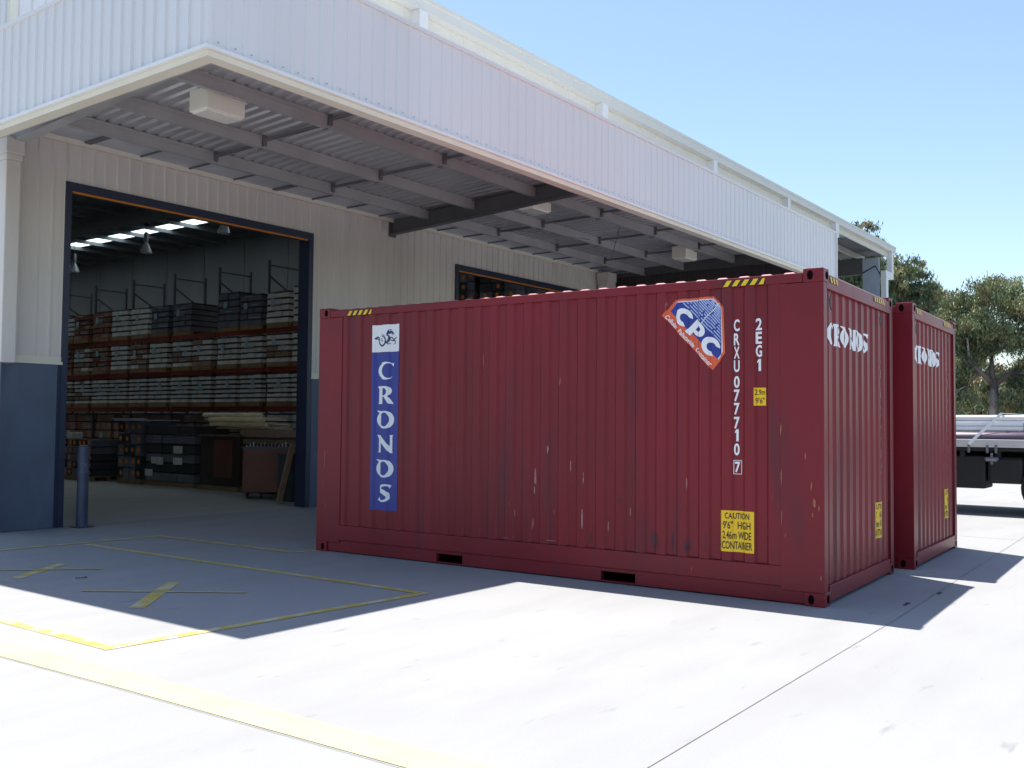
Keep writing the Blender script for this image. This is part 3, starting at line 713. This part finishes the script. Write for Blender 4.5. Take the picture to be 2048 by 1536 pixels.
# ------------------------------------------------------------------ bollard
m_boll = mat('navy_bollard_paint', (.045,.06,.11), .5, var=.2, scale=4, dirt=(.14,.15,.17), dscale=6, dlo=.6, dhi=.7)
t = thing('bollard', (7.46,13.3,0), 'tall navy steel bollard beside the left side of the open doorway', 'bollard')
MB().tube([(0,0,0),(0,0,1.15)],.078,20).build('post', m_boll, t, smooth=False)
MB().tube([(0,0,1.151),(0,0,1.165),(0,0,1.175)],[.08,.074,.04],20).build('cap', m_navy, t)
MB().box(-.12,.12,-.12,.12,.001,.012).build('base_plate', m_navy, t)

# ------------------------------------------------------------------ high bay lamps
lamp_lab = ('glass bell lamp hanging nearest the door head, right end of its row', 'glass bell lamp in the middle of the row under the skylight', 'glass bell lamp partly behind the left door frame')
m_glass = mat('frosted_bell', (.55,.56,.58), .2, .1, var=.1)
lp = None
for lab, (x,y) in zip(lamp_lab, ((21.6,29.4),(22.34,35.5),(23.35,42.9))):
    if lp is None:
        t = thing('high_bay_lamp', (0,0,0), lab, 'lamp', 'bell lamps hanging from the hall roof')
        MB().tube([(0,0,.38),(0,0,.55),(0,0,.78)],[.09,.1,.09],12).build('ballast', m_galv, t)
        MB().tube([(0,0,.75),(0,0,1.45)],.012,6).build('hanger', m_brace, t)
        MB().tube([(0,0,-.06),(0,0,.05),(0,0,.2),(0,0,.36)],[.24,.22,.15,.07],16,cap=False).build('shade', m_glass, t, smooth=True)
        lp = t
    else: t = copy_tree(lp)
    t.location = (x,y,8.42); t['label'] = lab

# ------------------------------------------------------------------ pallet rack and loads
m_up = mat('rack_upright_blue', (.06,.065,.085), .5); m_beam = mat('rack_beam_orange', (.24,.035,.014), .5, var=.1)
m_wood = mat('pallet_timber', (.26,.17,.09), .8, var=.25, scale=5)
m_c1 = mat('pale_carton', (.72,.69,.65), .5, var=.22, scale=3, spec=.7); m_c2 = mat('brown_carton', (.34,.20,.14), .5, var=.2, scale=3, spec=.7)
m_c3 = mat('grey_wrapped_carton', (.15,.15,.18), .3, var=.2, scale=3, spec=.9); m_c4 = mat('red_brown_carton', (.25,.09,.06), .4, var=.2, scale=3)
m_film = mat('film_highlight', (.62,.66,.72), .2, var=.1); m_lab = mat('pale_blue_docket', (.35,.50,.58), .5)
m_olab = mat('orange_hazard_label', (.95,.26,.02), .5); m_gap = mat('gap_shade_dark_stock', (.05,.05,.055), .8)  # dark fill paints shade between carton layers; also colours dark stock
RX = 15.0; PY = [14.75+1.925*i for i in range(11)]; LV = [1.90, 2.83, 3.76]
def make_rack(x0, depth, ys, lv, top, label):
    t = thing('pallet_rack', (x0,ys[0],0), label, 'pallet rack', 'pallet racks in the hall')
    Y = [y-ys[0] for y in ys]
    for y in Y:
        mb = MB()
        for x in (0, depth): mb.box(x-.022,x+.022,y-.025,y+.025,0,top)
        z = .3; s = 0
        while z < top-.4:
            a, b = (0, depth) if s == 0 else (depth, 0); mb.obox((a,y,z),(b,y,z+.55),.03,.03,(0,1,0)); z += .6; s = 1-s
        mb.obox((0,y,top-.12),(depth,y,top-.12),.03,.03)
        mb.build('upright_frame', m_up, t)
    for i in range(len(Y)-1):
        for z in lv:
            for x in (-.08, depth+.03): MB().box(x-.02,x+.02,Y[i]+.036,Y[i+1]-.036,z-.11,z).build('beam', m_beam, t)
    return t
make_rack(RX, .95, PY, LV, 5.42, 'long pallet rack with orange beams and three loaded levels facing the first doorway')
def make_load(kind, h, w=.80, dp=.98, rs=1, layers=5):
    rr = random.Random(rs)
    t = thing('pallet_load', (0,0,0), 'x', 'pallet load')
    mb = MB()
    for k in range(5): mb.box(.0,dp,-w/2+k*w/5+.01,-w/2+(k+1)*w/5-.03,.095,.115)
    for k in range(3): mb.box(.0+k*(dp-.1)/2,.1+k*(dp-.1)/2,-w/2,w/2-.03,0,.094)
    mb.build('pallet', m_wood, t)
    if kind == 'brown': ms = [m_c2, m_c4, m_gap]; pr = (0,.7)
    elif kind == 'grey': ms = [m_c3, m_c3, m_gap]; pr = (0,.8)
    elif kind == 'mixed': ms = [m_c1, m_c2, m_gap]; pr = (0,.6)
    else: ms = [m_c1, m_c1, m_gap]; pr = (0,.8)
    mb = MB(); z = .116; lh = (h-.12)/layers
    for j in range(layers):
        nb = rr.choice((2,3,3)); jj = rr.uniform(0,.02)
        row = 0 if rr.random() < pr[1] else 1
        for k in range(nb):
            y0 = -w/2+k*w/nb; f = rr.uniform(0,.025); e = rr.uniform(.004,.014)
            mb.box(f+jj,dp-f,y0+e,y0+w/nb-e,z,z+lh-.035-rr.uniform(0,.015), row if rr.random() < .85 else 1-row)
        mb.box(.03,dp-.03,-w/2+.02,w/2-.02,z+lh-.035,z+lh-.001,2); z += lh
    st = mb.build('carton_stack', ms, t)
    mb = MB(); y = rr.uniform(-.2,.15); zz = h*rr.uniform(.5,.72); mb.box(-.012,-.004,y,y+.13,zz,zz+.15); mb.build('docket', m_lab, t)
    mb = MB()
    for _ in range(rr.choice((1,2,3))):
        zz = rr.uniform(.25,h-.05); y = rr.uniform(-w/2,-.1); e = y+rr.uniform(.15,.5)
        mb.obox((-.008,y,zz),(-.008,e,zz+rr.uniform(-.01,.02)),.006,.014)
    mb.build('film_crease_glint', m_film, t)  # pale strips paint the white highlights along film creases
    return t
protos = {}
kinds = {'top':['mixed','brown','brown','pale','pale','grey','grey','gap','grey','grey','pale','pale'][::-1],
         'mid':['brown','mixed','brown','pale','mixed','pale','mixed','mixed','pale','pale','mixed','pale'][::-1]}
words = {'pale':'pale cartons in film','brown':'red brown cartons','grey':'dark grey wrapped cartons','mixed':'mixed pale and brown cartons'}
lvl_word = ['lowest beam level','middle beam level','top beam level']; ordn = ['first','second','third','fourth','fifth','sixth','seventh','eighth','ninth','tenth','eleventh','twelfth','thirteenth','fourteenth','fifteenth','sixteenth']
grp = 'wrapped pallet loads stored on the rack'
idx = 0
def place_load(kind, h, layers, x, y, z, label, rs, w=.80):
    key = (kind, round(h,2), layers, rs)
    if key not in protos: protos[key] = make_load(kind, h, rs=rs, layers=layers, w=w); o = protos[key]
    else: o = copy_tree(protos[key])
    o.location = (x,y,z); o['label'] = label; o['group'] = grp; o.rotation_euler.z = random.uniform(-.02,.02)
    return o
slots = []
for i in range(len(PY)-1):
    slots += [PY[i]+.5, PY[i]+1.43]
vis = [s for s in slots if 16.8 < s < 29.0]
for li, z in enumerate(LV):
    for k, y in enumerate(vis):
        kd = (kinds['top'] if li == 2 else kinds['mid'] if li == 1 else ['pale']*12)[k % 12]
        if li == 0 and k > 9: kd = 'mixed'
        if kd == 'gap': continue
        h = (.80,.80,[.95,.86,.86,.98,.98,.84,.84,.84,.86,.86,.82,.8][k % 12])[li]
        place_load(kd, h, 6 if li == 0 else 5, RX-.12+random.uniform(-.04,.02), y, z+.002, f'{words[kd]}, {ordn[k]} from the doorway on the {lvl_word[li]}', (k*7+li*3) % 4+1)
gl = 0
for k, y in enumerate(vis):
    if k in (0,1,2): place_load('pale', 1.02, 5, RX-.1, y, .72, f'{words["pale"]}, {ordn[k]} from the doorway under the lowest beam', 2)
    elif k < 12: place_load('brown' if k % 3 else 'mixed', 1.74, 7, RX+.02, y, .005, f'tall stack of brown cartons, {ordn[k]} from the doorway under the lowest beam', k % 3+1)

# second rack, seen through the far doorway above the container
make_rack(19.6, .95, [14.3+1.95*i for i in range(5)], [2.0,3.3,4.6], 6.1, 'pallet rack with orange marked cartons seen through the far doorway')
def make_orange(nx, nz, w, h, label, cage=False, d=.95):
    """stack of dark cartons, each with an orange label"""
    t = thing('carton_stack', (0,0,0), label, 'carton stack', 'stacks of cartons with orange labels')
    mb = MB(); rr = random.Random(nx*10+nz)
    for k in range(3): mb.box(k*(d-.1)/2,.1+k*(d-.1)/2,-w/2,w/2,0,.1)
    mb.box(0,d,-w/2,w/2,.1,.12); mb.build('pallet', m_wood, t)
    mb = MB(); lb = MB(); cw = w/nx; chh = (h-.13)/nz
    for i in range(nx):
        for k in range(nz):
            y0 = -w/2+i*cw; z0 = .122+k*chh; f = rr.uniform(0,.015)
            mb.box(f,d,y0+.008,y0+cw-.008,z0,z0+chh-.02, 0 if rr.random() < .6 else 1)
            if rr.random() < .85:
                yc = y0+cw*rr.uniform(.35,.6); zc = z0+chh*.5; s = .058
                lb.add([(f-.003,yc-s,zc),(f-.003,yc,zc-s*1.1),(f-.003,yc+s,zc),(f-.003,yc,zc+s*1.1)], [(0,1,2,3)])
                lb.add([(f-.0035,yc-s*.75,zc-s*.8),(f-.0035,yc+s*.75,zc-s*.8),(f-.0035,yc+s*.75,zc+s*.8),(f-.0035,yc-s*.75,zc+s*.8)], [(0,1,2,3)])
    mb.build('cartons', [m_gap, m_c3], t); lb.build('label_pattern', m_olab, t)
    return t
def put(o, x, y, z=.005, rz=0): o.location = (x,y,z); o.rotation_euler.z = rz; return o
a = put(make_orange(6,5,1.4,1.06,'low wide stack of dark cartons with orange labels behind the bollard'), 13.05, 23.6)
b = put(make_orange(4,5,1.0,1.52,'tall stack of dark cartons with four columns of orange labels, grey sheet on top'), 13.25, 21.55)
put(make_orange(3,3,.75,.92,'dark cartons with orange labels, next to the frame of the far doorway'), 19.45, 16.25, 4.602)
put(make_orange(3,3,1.2,.80,'wider dark stack with orange labels, second from the frame of the far doorway'), 19.45, 15.1, 4.602)
put(make_orange(3,3,1.1,.95,'dark cartons with orange labels on the middle level of the far rack'), 19.45, 16.3, 3.302)
put(make_orange(3,3,1.2,.95,'wide dark stack with orange labels on the middle level of the far rack'), 19.45, 15.0, 3.302)
def box_thing(name, label, cat, parts, loc, rz=0, group=None):
    t = thing(name, loc, label, cat, group, rz)
    for nm, mb, m in parts: mb.build(nm, m, t)
    return t
mb = MB(); mb.box(-.06,.9,-.72,.62,0,.03); mb.box(-.09,.2,-.3,.66,.03,.06); tag(mb.build('foam_sheet', mat('grey_foam_sheet',(.55,.55,.60),.5)), 'rumpled pale grey sheet lying on the tall orange labelled stack', 'sheet').location = (13.25,21.55,1.53)
mb = MB(); mb.box(0,.3,-.02,.20,0,.15); mb.box(.02,.28,.20,.3,0,.11); tag(mb.build('white_box', m_c1, bevel=.02), 'small white box on top of the low orange labelled stack', 'box').location = (13.1,23.95,1.07)
# dark cage stack with pale sacks
t = thing('stock_stack', (13.3,20.0,.005), 'dark wrapped stack of cartons with white papers low on its side', 'carton stack')
mb = MB(); rr = random.Random(5)
for i in range(3):
    for k in range(6): mb.box(rr.uniform(0,.02),.95,-.98+i*.645,-.98+(i+1)*.645-.02,.12+k*.22,.12+(k+1)*.22-.03, 0 if k%2 else 1)
mb.build('cartons', [m_gap,m_c3], t)
mb = MB()
for k in range(3): mb.box(k*.42,.1+k*.42,-.98,.94,0,.1)
mb.build('pallet', m_wood, t)
for y, z, w, h in ((.45,.52,.22,.16),(.2,.50,.24,.18),(.62,.22,.3,.16),(-.55,.78,.34,.17),(-.55,.52,.34,.16)): MB().box(-.02,-.004,y,y+w,z,z+h).build('paper', m_c1, t)
# brown crates with long cardboard on top
t = thing('timber_crate', (13.3,18.15,.005), 'dark timber crate with plywood side under the long cardboard sheets', 'crate')
mb = MB(); mb.box(0,.9,-.78,.62,.12,1.2); mb.build('body', mat('dark_crate',(.055,.035,.03),.7), t)
mb = MB(); mb.box(-.03,-.004,-.55,.1,.3,1.12); mb.build('plywood_side', mat('brown_ply',(.16,.055,.035),.6), t)
MB().box(-.06,.95,-.8,.66,0,.1).build('skid', m_wood, t); MB().box(-.05,.95,-.8,.66,1.2,1.225).build('top_board', m_wood, t)
t = thing('slatted_crate', (13.3,16.75,.005), 'slatted pale timber crate between the dark crate and the wheeled bin', 'crate')
mb = MB()
for k in range(6): mb.box(0,.9,-.55,.52,.2+k*.17,.2+k*.17+.1)
mb.build('slats', m_wood, t)
mb = MB(); mb.box(.03,.87,-.52,.49,.02,1.2); mb.build('contents', m_gap, t)
mb = MB(); mb.box(-.01,.9,-.56,.53,1.2,1.36); mb.build('lid', m_c2, t)
t = thing('cardboard_sheets', (13.2,17.5,1.40), 'long pale cardboard tubes and sheets lying across the crates', 'cardboard')
m_card = mat('pale_cardboard', (.88,.72,.46), .5, var=.15, scale=4); rr = random.Random(11)
for k in range(9):
    y0 = -1.15+rr.uniform(-.1,.3); y1 = 1.0+rr.uniform(-.5,.3); z = -.02+k*.033; x = rr.uniform(-.1,.35); mb = MB()
    if k % 3 == 2: mb.tube([(x,y0,z+.03),(x+rr.uniform(-.05,.05),y1,z+.03)],.045,8)
    else: mb.obox((x+.2,y0,z),(x+.2+rr.uniform(-.08,.08),y1,z+rr.uniform(-.02,.03)),.5,.022)
    mb.build('sheet', m_card, t)
# wheeled bin
t = thing('wheeled_bin', (12.16,15.76,.004), 'reddish brown plywood bin on castors standing just inside the doorway', 'wheeled bin', rz=R(-36))
m_ply = mat('red_brown_ply', (.20,.065,.04), .55, var=.2, scale=2)
mb = MB(); mb.box(0,.9,0,.03,.13,1.02); mb.box(0,.9,.77,.8,.13,1.02); mb.box(0,.03,.03,.77,.13,1.02); mb.box(.87,.9,.03,.77,.13,1.02); mb.box(.03,.87,.03,.77,.13,.16)
mb.build('body', m_ply, t)
mb = MB(); mb.box(-.015,.915,-.015,-.002,.98,1.03); mb.box(-.015,.0-.002,-.002,.8,.98,1.03); mb.build('rim', m_rafter, t)
mb = MB()
for k in range(12):
    mb.tube([(.05+k*.07,.1+.05*(k%3),.9),(.06+k*.07,.12+.04*(k%4),1.06+.03*(k%3))],.014,6)
mb.build('scrap', m_galv, t)
for x, y in ((.1,.1),(.36,.1),(.8,.1),(.1,.7),(.8,.7)):
    mb = MB(); mb.tube([(x-.02,y,.065),(x+.02,y,.065)],.062,14); mb.box(x-.03,x+.03,y-.02,y+.02,.1,.129); mb.build('castor', m_blk, t)
mb = MB(); mb.obox((11.95,14.42,.03),(12.25,14.4,1.12),.12,.03,(0,1,0)); tag(mb.build('timber_plank', mat('weathered_plank',(.34,.20,.12),.7,var=.2,scale=4)), 'single timber plank leaning beside the wheeled bin', 'plank')
mb = MB(); mb.box(12.32,12.9,14.5,14.9,.004,.9); mb.box(12.3,12.95,14.46,14.94,.9,.93); tag(mb.build('dark_cabinet', m_gap), 'dark low cabinet behind the leaning plank', 'cabinet')

# ------------------------------------------------------------------ flatbed truck with pipes
tk = thing('flatbed_trailer', (18.75, 3.0, 0), 'flatbed truck trailer parked beyond the containers with pale side rail and dark chassis', 'truck')
m_alu = mat('pale_side_rail', (.50,.50,.47), .45, var=.1); m_chs = mat('black_chassis', (.005,.005,.007), .6); m_tyre = mat('tyre_rubber', (.015,.015,.017), .8)
m_rim = mat('wheel_rim', (.35,.35,.37), .4, .5)
Y0, Y1 = -4.0, 6.5
MB().box(0,2.45,Y0,Y1,1.13,1.20).build('deck', m_chs, tk)
MB().box(-.03,0,Y0,Y1,1.20,1.34).build('side_rail', m_alu, tk, bevel=.01); MB().box(2.45,2.48,Y0,Y1,1.20,1.34).build('side_rail', m_alu, tk, bevel=.01)
mb = MB(); mb.box(.7,.82,Y0,Y1,.78,1.12); mb.box(1.63,1.75,Y0,Y1,.78,1.12)
for k in range(18): mb.box(.02,2.43,Y0+.3+k*.58,Y0+.38+k*.58,1.02,1.125)
mb.build('chassis', m_chs, tk)
mb = MB(); mb.box(.10,.75,.62,1.9,.46,1.05); mb.build('toolbox', m_chs, tk, bevel=.03)
mb = MB(); mb.box(.12,.6,.02,.6,.56,1.04); mb.build('fuel_tank', m_chs, tk, bevel=.06)
mb = MB(); mb.box(1.7,2.35,-.4,1.8,.58,1.05); mb.build('far_side_box', m_chs, tk, bevel=.03)
mb = MB()
for y in (.86,.42,.56): mb.box(-.045,-.031,y-.02,y+.02,1.10,1.24)
mb.box(-.05,-.02,.38,.6,.98,1.02); mb.tube([(-.04,.40,.99),(-.04,.58,.99)],.04,8); mb.box(-.045,-.02,.47,.51,.9,1.1)
mb.build('strap_winch', m_brace, tk)
for y in (-.44,-1.6,4.6):
    for x in (.05,2.1):
        w = MB().tube([(x,y,.5),(x+.05,y,.5),(x+.23,y,.5),(x+.28,y,.5)],[.43,.5,.5,.43],32).build('wheel', m_tyre, tk)
        sx = x-.012 if x < 1 else x+.292
        MB().tube([(sx,y,.5),(sx+.02 if x < 1 else sx-.02,y,.5)],[.26,.27],20).build('rim', m_rim, w)
m_pipew = mat('white_pipe', (.80,.80,.80), .35, var=.03); m_pipep = mat('dark_purple_pipe', (.055,.03,.06), .4)
def pipe(x, z, r, m, y0, y1, lab, cat='pipe'):
    o = MB().tube([(0,y0,0),(0,(y0+y1)/2,-.012),(0,y1,0)], r, 14).build('pipe', m, smooth=True); o.location = (18.75+x,3,z)
    tag(o, lab, cat, 'pipes strapped on the trailer'); return o
rowd = ('first','second','third','fourth','fifth','sixth','seventh','eighth')
for k in range(8): pipe(.12+k*.29, 1.345, .072+.07, m_pipep, -3.5, 5.8, f'dark purple pipe in the bottom layer of the load, {rowd[k]} in from the side rail')
for k in range(7): pipe(.16+k*.32, 1.53, .045, m_pipew, .02, 5.6, f'slim white pipe low in the strapped bundle, {rowd[k]} in from the side rail')
for k in range(7): pipe(.16+k*.32, 1.53, .045, m_pipew, -3.9, -.02, f'slim white pipe low in the bundle without strap, {rowd[k]} in from the rail')
for k in range(7): pipe(.18+k*.31, 1.625, .05, m_pipew, .02, 5.5, f'white pipe midway up the strapped bundle, {rowd[k]} in from the side rail')
for k in range(7): pipe(.18+k*.31, 1.625, .05, m_pipew, -3.9, -.02, f'white pipe midway up the bundle without strap, {rowd[k]} in from the rail')
for k in range(6): pipe(.2+k*.33, 1.73, .05, m_pipew, -3.0, 5.4, f'long white pipe on top of the trailer load, {rowd[k]} in from the rail')
mb = MB(); mb.obox((18.70,3.86,1.25),(18.86,3.35,1.80),.05,.008,(1,0,0)); mb.obox((18.86,3.35,1.80),(21.0,3.35,1.81),.05,.008); mb.obox((21.0,3.35,1.8),(21.24,3.5,1.25),.05,.008,(1,0,0))
tag(mb.build('ratchet_strap', m_pipew), 'white ratchet strap tied diagonally over the pipes', 'strap')

# ------------------------------------------------------------------ trees
def leafmat(name, col, tr=.15):
    m = mat(name, col, .5, var=.45, scale=.9, spec=.4)
    n = m.node_tree.nodes; l = m.node_tree.links; p = n['Principled BSDF']; c = p.inputs['Base Color'].links[0].from_socket
    t = n.new('ShaderNodeBsdfTranslucent'); l.new(c, t.inputs[0]); x = n.new('ShaderNodeMixShader'); x.inputs[0].default_value = tr
    l.new(p.outputs[0], x.inputs[1]); l.new(t.outputs[0], x.inputs[2]); l.new(x.outputs[0], n['Material Output'].inputs[0]); return m
lf = [leafmat('grey_green_leaf', (.20,.25,.13)), leafmat('olive_leaf', (.24,.235,.11)), leafmat('dark_green_leaf', (.08,.12,.06)), leafmat('reddish_new_leaf', (.27,.19,.10))]
m_bark = mat('eucalypt_bark', (.24,.19,.16), .8, var=.45, scale=1.2, stretch=(1,1,.3)); m_barkmix = mat('blotched_bark', (.17,.13,.12), .8, var=.3, scale=1.5, stretch=(1,1,.3), dirt=(.62,.52,.46), dscale=1.1, dlo=.47, dhi=.56, dstretch=(1,1,.35)); m_barkp = mat('pale_bark', (.46,.38,.34), .7, var=.3, scale=1.5, stretch=(1,1,.3))
def tree(name, x, y, trunk_h, lobes, label, seed, nclump=95, nleaf=150, leaf=.17, bark=m_barkp, trunk_r=.35, lean=0, group='eucalypts beyond the yard'):
    """lobes: (dx, dy, z, rx, rz)"""
    rr = random.Random(seed); t = thing(name, (x,y,0), label, 'tree', group)
    mb = MB(); fork = Vector((lean*.4, lean*.4, trunk_h*.55))
    mb.tube([(0,0,-.1),(lean*.1,lean*.1,trunk_h*.25),fork],[trunk_r*1.25,trunk_r,trunk_r*.8],10)
    arms = []
    for k in range(3):
        an = k*2.1+rr.uniform(0,1.2); zt = sum(q[2] for q in lobes)/len(lobes)
        e = Vector((math.cos(an)*.55, (-.9,.75,.1)[k], fork.z+(zt-fork.z)*(.55,.6,.8)[k]))
        m1 = fork.lerp(e,.5)+Vector((rr.uniform(-.15,.15),rr.uniform(-.2,.2),-.05)); arms.append((m1, e)); mb.tube([fork-Vector((0,0,.2)),m1,e],[trunk_r*.62,trunk_r*.45,trunk_r*.3],8)
    for lx, ly, lz, rx, rzz in lobes:
        c = Vector((lx,ly,lz)); m1, e0 = min(arms, key=lambda q: (q[1]-c).length); st0 = e0 if lz > e0.z-.3 else m1
        mid = st0.lerp(c,.5)+Vector((rr.uniform(-.3,.3),rr.uniform(-.3,.3),rr.uniform(-.1,.3)))
        mb.tube([st0,mid,c],[trunk_r*.27,trunk_r*.19,trunk_r*.08],7)
        for _ in range(6):
            d = Vector((rr.gauss(0,1),rr.gauss(0,1),rr.gauss(0,.8))).normalized(); e = c+Vector((d.x*rx,d.y*rx,d.z*rzz))*.85
            s = mid.lerp(c, rr.uniform(.3,1)); mb.tube([s, s.lerp(e,.5)+Vector((0,0,.12)), e],[trunk_r*.11,trunk_r*.07,.012],5)
    mb.build('trunk', bark, t, smooth=True)
    cr = MB()
    for lx, ly, lz, rx, rzz in lobes:
        for _ in range(nclump):
            d = Vector((rr.gauss(0,1),rr.gauss(0,1),rr.gauss(0,1))).normalized(); rad = rr.uniform(.45,1.04)
            cc = Vector((lx+d.x*rx*rad, ly+d.y*rx*rad, lz+d.z*rzz*rad)); cs = rr.uniform(.22,.46); mi = rr.choices((0,1,2,3),(6,4,4,1))[0]
            for _ in range(int(nleaf*cs/.4)):
                g = Vector((rr.gauss(0,1),rr.gauss(0,1),rr.gauss(0,.75)))*cs*.5; p = cc+g
                a = Vector((rr.gauss(0,.6),rr.gauss(0,.6),-1)).normalized()*leaf*rr.uniform(.6,1.3); b = Vector((rr.gauss(0,1),rr.gauss(0,1),rr.gauss(0,.3))).normalized()*leaf*.28
                cr.add([p-a*.5, p+b*.5, p+a*.5, p-b*.5], [(0,1,2,3)], mi)
    cr.build('crown', lf, t)
    return t
# tree behind the end of the roof
tree('eucalyptus_tree', 62, 17.2, 9.0, [(0,1.9,12.5,1.7,2.1),(0,-.3,10.6,1.9,1.6),(.5,-1.8,9.0,1.5,1.4),(0,.2,8.6,1.9,1.4),(0,2.4,9.2,2.0,1.6),(-.3,3.8,7.6,1.8,1.5),(0,-1.2,7.0,1.6,1.2),(0,3.3,11.2,1.5,1.6)], 'dark bushy gum tree rising behind the end of the roof', 3, nclump=120, leaf=.26, bark=m_bark)
# broad tree above the trailer
tree('eucalyptus_tree', 41, 7.55, 6.2, [(0,-.2,6.8,1.05,.7),(.2,1.1,6.3,.9,.65),(0,-1.5,6.1,1.1,.75),(-.2,.3,5.7,1.3,.7),(.2,1.5,5.35,.85,.65),(0,-2.0,5.1,1.1,.8),(.1,1.75,4.4,.75,.6),(0,-.5,5.0,1.0,.5),(0,-1.9,4.1,1.0,.7),(.3,-3.0,4.9,1.2,1.1),(.3,1.7,3.3,.7,.6),(.2,-1.7,3.1,.9,.6),(.4,.7,4.6,.6,.35),(-.4,1.15,3.9,.5,.4),(.9,-.9,3.6,.7,.5),(-.6,1.3,2.6,.6,.4),(-.5,-1.2,2.5,.7,.4)],
     'broad grey green gum tree with a pale forked trunk above the trailer load', 9, nclump=56, nleaf=130, leaf=.16, trunk_r=.2, bark=m_barkmix)
tree('eucalyptus_tree', 66, 14.9, 6.0, [(0,0,5.6,1.7,1.3),(0,-1.6,4.4,1.8,1.4),(0,1.6,4.6,1.8,1.4)], 'small hazy tree in the gap between the two larger gums', 12, nclump=80, leaf=.24, bark=m_bark)
tree('eucalyptus_tree', 70, 22.5, 8.0, [(0,0,8.0,2.4,2.0),(0,-2.2,7.2,2.2,1.8),(0,2.4,6.8,2.2,1.8)], 'dark tree seen under the end of the high roof', 17, nclump=90, leaf=.26, bark=m_bark)
tree('eucalyptus_tree', 56, 7.4, 6.0, [(0,.3,3.9,1.7,1.3),(0,-2.2,4.4,1.8,1.5),(0,-4.6,5.6,2.2,2.0),(0,2.6,3.6,1.4,1.3)], 'shaded gum standing close behind the broad forked tree', 23, nclump=110, leaf=.24, bark=m_bark)
tree('eucalyptus_tree', 44, 3.2, 5.4, [(0,0,5.0,1.5,1.4),(0,-2,5.6,1.8,1.6),(0,1.0,3.4,1.2,.9)], 'gum tree beyond the broad one, mostly out of view', 29, nclump=45, leaf=.14)
# low scrub
for i, (x,y,w,h,lab) in enumerate(((60,14.2,2.2,2.2,'low scrub bush beyond the forked trunk, next to the second container'),(60,10.6,2.2,2.4,'low scrub bush directly behind the forked trunk'),(60,6.6,2.6,2.5,'low scrub bush beyond the trailer load, furthest from the containers'),(64,18.5,2.6,2.0,'low scrub bush hidden mostly behind the second container'))):
    tree('scrub_bush', x, y, 1.0, [(0,0,h*.95,w*.8,h*.9),(0,-w*.8,h*.8,w*.7,h*.8),(0,w*.7,h*.7,w*.7,h*.75)], lab, 40+i, nclump=80, leaf=.24, trunk_r=.1, bark=m_bark, group='scrub beyond the yard')['category'] = 'bush'
# hills
mb = MB(); rr = random.Random(2); N = 60; vs = []
for i in range(N+1):
    a = R(-50)+R(190)*i/N; h = 9+5*math.sin(i*.7)+3*math.sin(i*1.9)+rr.uniform(0,1.5)
    for q, hh in ((420,-1),(470,h*.6),(540,h),(700,h*1.3),(760,-1)): vs.append((q*math.cos(a),q*math.sin(a),hh))
mb.add(vs, [(5*i+k,5*i+5+k,5*i+6+k,5*i+1+k) for i in range(N) for k in range(4)])
tag(mb.build('hills', mat('wooded_hill', (.06,.09,.07), .9, var=.3, scale=.05)), kind='structure')

# ------------------------------------------------------------------ small litter
m_leafd = mat('dry_leaf', (.06,.04,.03), .8)
rr = random.Random(8)
for x, y, s, lab in ((5.05,9.0,.06,'curled dark leaf on the shaded concrete by the yellow cross'),
                (8.9,2.35,.06,'dry twig in the shadow of the front container'),(9.55,2.25,.035,'leaf scrap near the twig in the container shadow')):
    mb = MB()
    q = Vector((0,0,.006))
    for _ in range(5):
        p = q.copy(); p.z = .006; q = p+Vector((rr.uniform(-s,s),rr.uniform(-s,s)*.6,rr.uniform(.004,.012)))
        mb.obox(p,q,.014,.003)
    o = mb.build('dead_leaf', m_leafd); o.location = (x,y,0); tag(o, lab, 'litter', 'leaf litter on the concrete')
